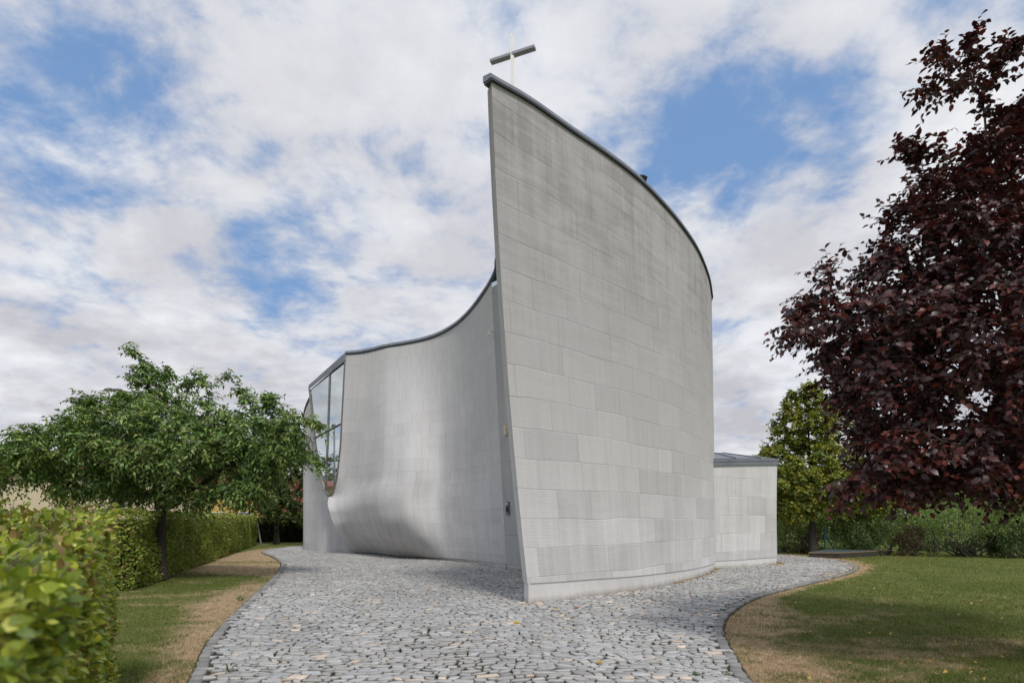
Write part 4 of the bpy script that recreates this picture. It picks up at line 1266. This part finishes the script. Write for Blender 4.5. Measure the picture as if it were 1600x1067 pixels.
# across the street on the left, mirrored in the church window
house('street_house', 'yellow house with red roof across the street, outside the left frame edge', -37, 24, PI / 2, 14, 7, 4.3, .6, M['yellow_wall'], 5)
sr = np.array([-45., 24, 0])
make_tree('street_tree', 'green tree behind the house across the street, outside the left frame edge', 'tree', sr, [sr, sr + [0, 0, .8], sr + [0, 0, 1.6]], .2, [(sr + [0, 0, 5.], np.array([3., 6.5, 3.2]))], 500, .5, .7, 1800, 7, .3, .7, [(.06, .10, .03), (.09, .13, .035)], M['leaf'], M['bark_dark'], detail=2, twig_len=.8, tip=.012, thr=.06, twig_tubes=False)

def lamp(x, y, h, arm, label):
    o = empty('street_lamp', (x, y, 0)); tag(o, label, 'street lamp')
    MB().tube([(x, y, 0), (x, y, h)], [.075, .045], 8).build('pole', M['greybox'], o, smooth=True)
    MB().tube([(x, y, h - .02), (x + arm * .5, y, h + .06)], .03, 6).build('arm', M['greybox'], o)
    MB().box((x + arm * .9, y, h + .08), (abs(arm) * .9, .22, .10)).build('lamp_head', M['greybox'], o, bevel=.03)
    return o
la = at(178, 612, 25.5)
lamp(la[0] + .7, la[1], la[2], -.8, 'grey street lamp whose flat head shows above the left side of the cherry tree')

def pole(px0, y0, px1, y1, d, label):
    a = np.array([bx(px0, d), d * S, max(zz(y0, d), 0)]); b = np.array([bx(px1, d), d * S + .2, zz(y1, d)])
    o = MB().tube([a, b], .05, 8).box((b[0], b[1], b[2]), (.13, .13, .04)).build('leaning_pole', M['wire'], None, smooth=False)
    tag(o, label, 'pole')
pole(408, 850, 397, 800, 42.5, 'taller grey metal pole leaning on the far end of the clipped hedge')
pole(400.5, 850, 394, 826, 42.2, 'shorter grey metal pole leaning on the far end of the clipped hedge')

# ------------------------------------------------------------------ FALLEN LEAVES AND WEEDS
M['leaf_yellow'] = leafmat('fallen_leaves', .1, .6, .3)
def scatter(n, fn):
    P = fn(n); return P
n = 2600
d = R.uniform(19, 33, n) * S; a = R.uniform(1130, 1600, n)
P1 = np.stack([(a - 800) / F * d, d], 1)
wgt = np.exp(-(((P1[:, 0] - 13) / 5) ** 2) - ((P1[:, 1] - 25) / 5) ** 2)
P1 = P1[R.random(n) < wgt * .9 + .05]
n = 500
d = 1 / R.uniform(1 / 19., 1 / 5.5, n); a = R.uniform(1120, 1600, n); P2_ = np.stack([(a - 800) / F * d, d], 1); P2_ = P2_[R.random(n) < .30]
# along the foot of the walls
q = R.integers(20, 42, 260); P3 = ac_[q] + np.column_stack([R.uniform(.0, .25, 260), -np.abs(R.normal(.10, .1, 260))])
q = R.integers(int(NB * .5), NB, 160); P3b = OUT[q, 0, :2] + np.column_stack([np.abs(R.normal(.03, .05, 160)), -np.abs(R.normal(.04, .05, 160))])
n = 700; e = RE[R.integers(150, 330, n)]; P4 = e + R.normal(0, .30, (n, 2))
P = np.vstack([P1, P2_, P3, P3b, P4]); P = P[~inside(P, foot)]
n = len(P)
ax = norm(np.column_stack([R.normal(0, 1, (n, 2)), R.normal(0, .2, n)])); nr = norm(np.column_stack([R.normal(0, .3, (n, 2)), np.ones(n)]))
pal = np.array([(.42, .27, .04), (.48, .34, .07), (.32, .18, .05), (.25, .13, .05), (.5, .38, .12)])
c = pal[R.integers(0, 5, n)]
V, Fc, c = leaf_mesh(np.column_stack([P, np.full(n, .018)]), ax, nr, R.uniform(.04, .075, n), R.uniform(.03, .05, n), c, 4, .3, .2)
o = mesh_np('fallen_leaves', V, Fc, M['leaf_yellow'], None, col=c)
tag(o, 'yellow fallen leaves strewn over the right lawn and along the wall foot', 'leaves', kind='stuff')

def big_leaf(px, y, col, rot, label, size=.11):
    d = EYE * 1067 / (y - HZ); p = np.array([[bx(px, d), d * S, .022]])
    V, Fc, c = leaf_mesh(p, np.array([[math.cos(rot), math.sin(rot), .15]]), np.array([[.1, -.25, 1.]]), size, size * .8, np.array([col]), 6, .35, .25)
    V2, F2, c2 = leaf_mesh(p + [[.01, .02, .004]], np.array([[math.cos(rot + 1), math.sin(rot + 1), .3]]), np.array([[-.1, -.3, 1.]]), size * .6, size * .4, np.array([col]), 6, .35, .25)
    o = mesh_np('fallen_leaf', np.vstack([V, V2]), np.vstack([Fc, F2 + len(V)]), M['leaf_yellow'], None, col=np.vstack([c, c2]))
    tag(o, label, 'leaf', 'single leaves lying on the setts')
big_leaf(803, 975, (.55, .36, .03), .4, 'yellow fallen leaf on the setts in front of and left of the prow')
big_leaf(869, 955, (.60, .42, .03), 2.0, 'bright yellow fallen leaf on the setts just right of the prow foot')
big_leaf(899, 951, (.42, .15, .03), 1.0, 'orange-brown curled leaf on the setts right of the prow foot', .12)
big_leaf(932, 1038, (.52, .30, .03), .2, 'yellow-orange leaf lying in a joint near the bottom centre', .08)
big_leaf(883, 984, (.58, .45, .08), .9, 'pale yellow leaf on the setts midway below the prow foot', .07)

def weed(px, y, n, size, label):
    d = EYE * 1067 / (y - HZ); b = np.array([bx(px, d), d * S, 0.])
    a = R.uniform(0, 2 * PI, n); el = R.uniform(.4, 1.4, n)
    ax = np.column_stack([np.cos(a) * np.cos(el), np.sin(a) * np.cos(el), np.sin(el)])
    V, Fc, c = leaf_mesh(np.tile(b, (n, 1)) + ax * size * R.uniform(0, .8, (n, 1)), ax, np.tile([0, -.5, 1.], (n, 1)) + R.normal(0, .2, (n, 3)), size * R.uniform(.4, .8, n), size * .22,
                         np.array([(.07, .12, .03)]) * R.uniform(.7, 1.4, (n, 1)), 4)
    o = mesh_np('weed', V, Fc, M['leaf'], None, col=c); tag(o, label, 'weed')
weed(876, 936, 22, .13, 'small green weed growing at the foot of the prow wall')
weed(1090, 1056, 16, .07, 'small weed in a sett joint near the right kerb at the bottom')
weed(1134, 1056, 14, .06, 'small weed tucked against the kerb stones at the bottom right')
weed(358, 1050, 14, .09, 'small weed between the setts near the left kerb at the bottom')
weed(378, 940, 18, .12, 'small weed sprouting from the left kerb stones beside the straw grass')

# ------------------------------------------------------------------ LIGHT, SKY, CAMERA
sun_dir = Vector((.34, -.94, 0)).normalized(); el = math.radians(50)
to_sun = Vector((sun_dir.x * math.cos(el), sun_dir.y * math.cos(el), math.sin(el)))
sd = bpy.data.lights.new('sun', 'SUN'); sd.energy = 2.1; sd.angle = math.radians(11); sd.color = (1, .95, .88)
so = bpy.data.objects.new('sun', sd); C.objects.link(so); so.rotation_euler = (-to_sun).to_track_quat('-Z', 'Y').to_euler()
so.location = (10, -20, 40)

w = bpy.data.worlds.new('World'); bpy.context.scene.world = w; w.use_nodes = True
w.node_tree.nodes.clear(); t = NT(w.node_tree)
sky = t.n('ShaderNodeTexSky', sky_type='NISHITA'); sky.sun_disc = False; sky.sun_elevation = el; sky.sun_rotation = math.atan2(sun_dir.x, sun_dir.y)
sky.air_density = 1.0; sky.dust_density = .6; sky.ozone_density = 1.5
dirv = t.n('ShaderNodeTexCoord').outputs['Generated']
sp = t.n('ShaderNodeSeparateXYZ', {0: dirv})
den = t.m('ADD', t.m('MAXIMUM', sp.outputs[2], 0.0), .22)
pl = t.xyz(t.m('DIVIDE', sp.outputs[0], den), t.m('DIVIDE', sp.outputs[1], den), 0.0)
warp = t.noise(pl, 1.7, 3, .5, 0, 1)
plw = t.vm('ADD', pl, t.vm('SCALE', t.vm('SUBTRACT', warp, (.5, .5, .5)), scale=.2))
n1 = t.noise(plw, 1.9, 9, .58)
n2 = t.noise(t.vm('ADD', plw, (7.3, 2.1, 0)), 4.6, 9, .60)
n3 = t.noise(t.vm('ADD', plw, (1.3, 6.1, 0)), 13.0, 7, .62)
cov = t.m('ADD', t.m('ADD', t.m('MULTIPLY', n1, .40), t.m('MULTIPLY', n2, .66)), t.m('MULTIPLY', n3, .30))
cov = t.m('SUBTRACT', cov, .17)
# large-scale weather pattern: clear and cloudy regions of the sky dome
def dirof(px, y): v = Vector(((px - 800) / F, 1, (HZ - y) / F)); return v.normalized()
reg = [(60, 185, 7, -.15), (170, 215, 5, -.10), (200, 120, 3.5, -.08), (255, 60, 3, -.06), (1130, 190, 6, -.135), (1240, 220, 6, -.125), (1330, 215, 5, -.09), (1060, 240, 5, -.10), (980, 110, 4, -.08), (1200, 300, 4, -.05), (1340, 150, 4, -.09), (1420, 50, 3.5, -.08),
       (330, 375, 4.5, -.09), (500, 285, 5, -.09), (400, 440, 4, -.07), (290, 120, 4, -.06), (370, 200, 3.5, -.06), (615, 230, 2.6, -.09), (710, 270, 3.5, -.06), (330, 90, 3, -.05), (100, 400, 5, -.06), (460, 470, 3.5, -.07), (540, 310, 4, -.06), (420, 380, 4, -.05),
       (450, 90, 11, .09), (620, 120, 9, .08), (1350, 370, 9, .11), (1220, 350, 4, .06), (500, 240, 3, .03), (150, 290, 6, .08), (60, 40, 5, .06), (150, 520, 12, .06), (1030, 40, 6, .07), (1290, 90, 6, .10), (1470, 150, 5, .11), (1260, 190, 1.6, .06), (1010, 210, 2.2, .07), (880, 90, 5, .06), (700, 420, 10, .05), (240, 60, 2.5, .02), (200, 150, 2.4, .05)]
b = cov
for px, y, r, wgt in reg:
    dt = t.vm('DOT_PRODUCT', dirv, tuple(dirof(px, y)))
    b = t.m('ADD', b, t.mr(dt, math.cos(math.radians(r * 1.3)), 1.0, 0.0, wgt * (.92 if wgt < 0 else 1.1), smooth=True))
b = t.m('ADD', b, t.mr(sp.outputs[2], .02, .34, .13, 0))
b = t.m('ADD', b, .03)
mask = t.mr(b, .345, .605, 0, 1, smooth=True)
thickc = t.mr(b, .48, .72, 0, 1)
sh = t.noise(t.vm('ADD', plw, (3.1, 9.2, .0)), 2.6, 8, .6)
grey = t.m('MULTIPLY', t.mr(sh, .38, .62), t.mr(sp.outputs[2], .10, .65, 1.0, .34))
white = t.mix(thickc, (7.0, 7.3, 8.0), (8.7, 8.8, 9.1))
cloud = t.mix(grey, white, (5.2, 5.15, 5.65))
bl = t.vm('MULTIPLY', sky.outputs[0], (1.0, 1.0, 1.0))
deep = t.mix(.7, bl, (2.2, 3.95, 7.2))
colr = t.mix(mask, deep, cloud)
bg = t.n('ShaderNodeBackground', {'Color': colr, 'Strength': .1})
ow = t.n('ShaderNodeOutputWorld'); t.set(ow.inputs['Surface'], bg.outputs[0])

cam = bpy.data.cameras.new('camera'); co_ = bpy.data.objects.new('camera', cam); C.objects.link(co_)
co_.location = (0, 0, EYE); co_.rotation_euler = (PI / 2, 0, 0)
cam.sensor_width = 36; cam.lens = F / 1600 * 36; cam.shift_y = (HZ - 533.5) / 1600
cam.clip_start = .05; cam.clip_end = 4000
cam.dof.use_dof = True; cam.dof.focus_distance = 14; cam.dof.aperture_fstop = 2.2
sc_ = bpy.context.scene; sc_.camera = co_
sc_.view_settings.view_transform = 'Standard'; sc_.view_settings.look = 'None'; sc_.view_settings.exposure = 0; sc_.view_settings.gamma = 1
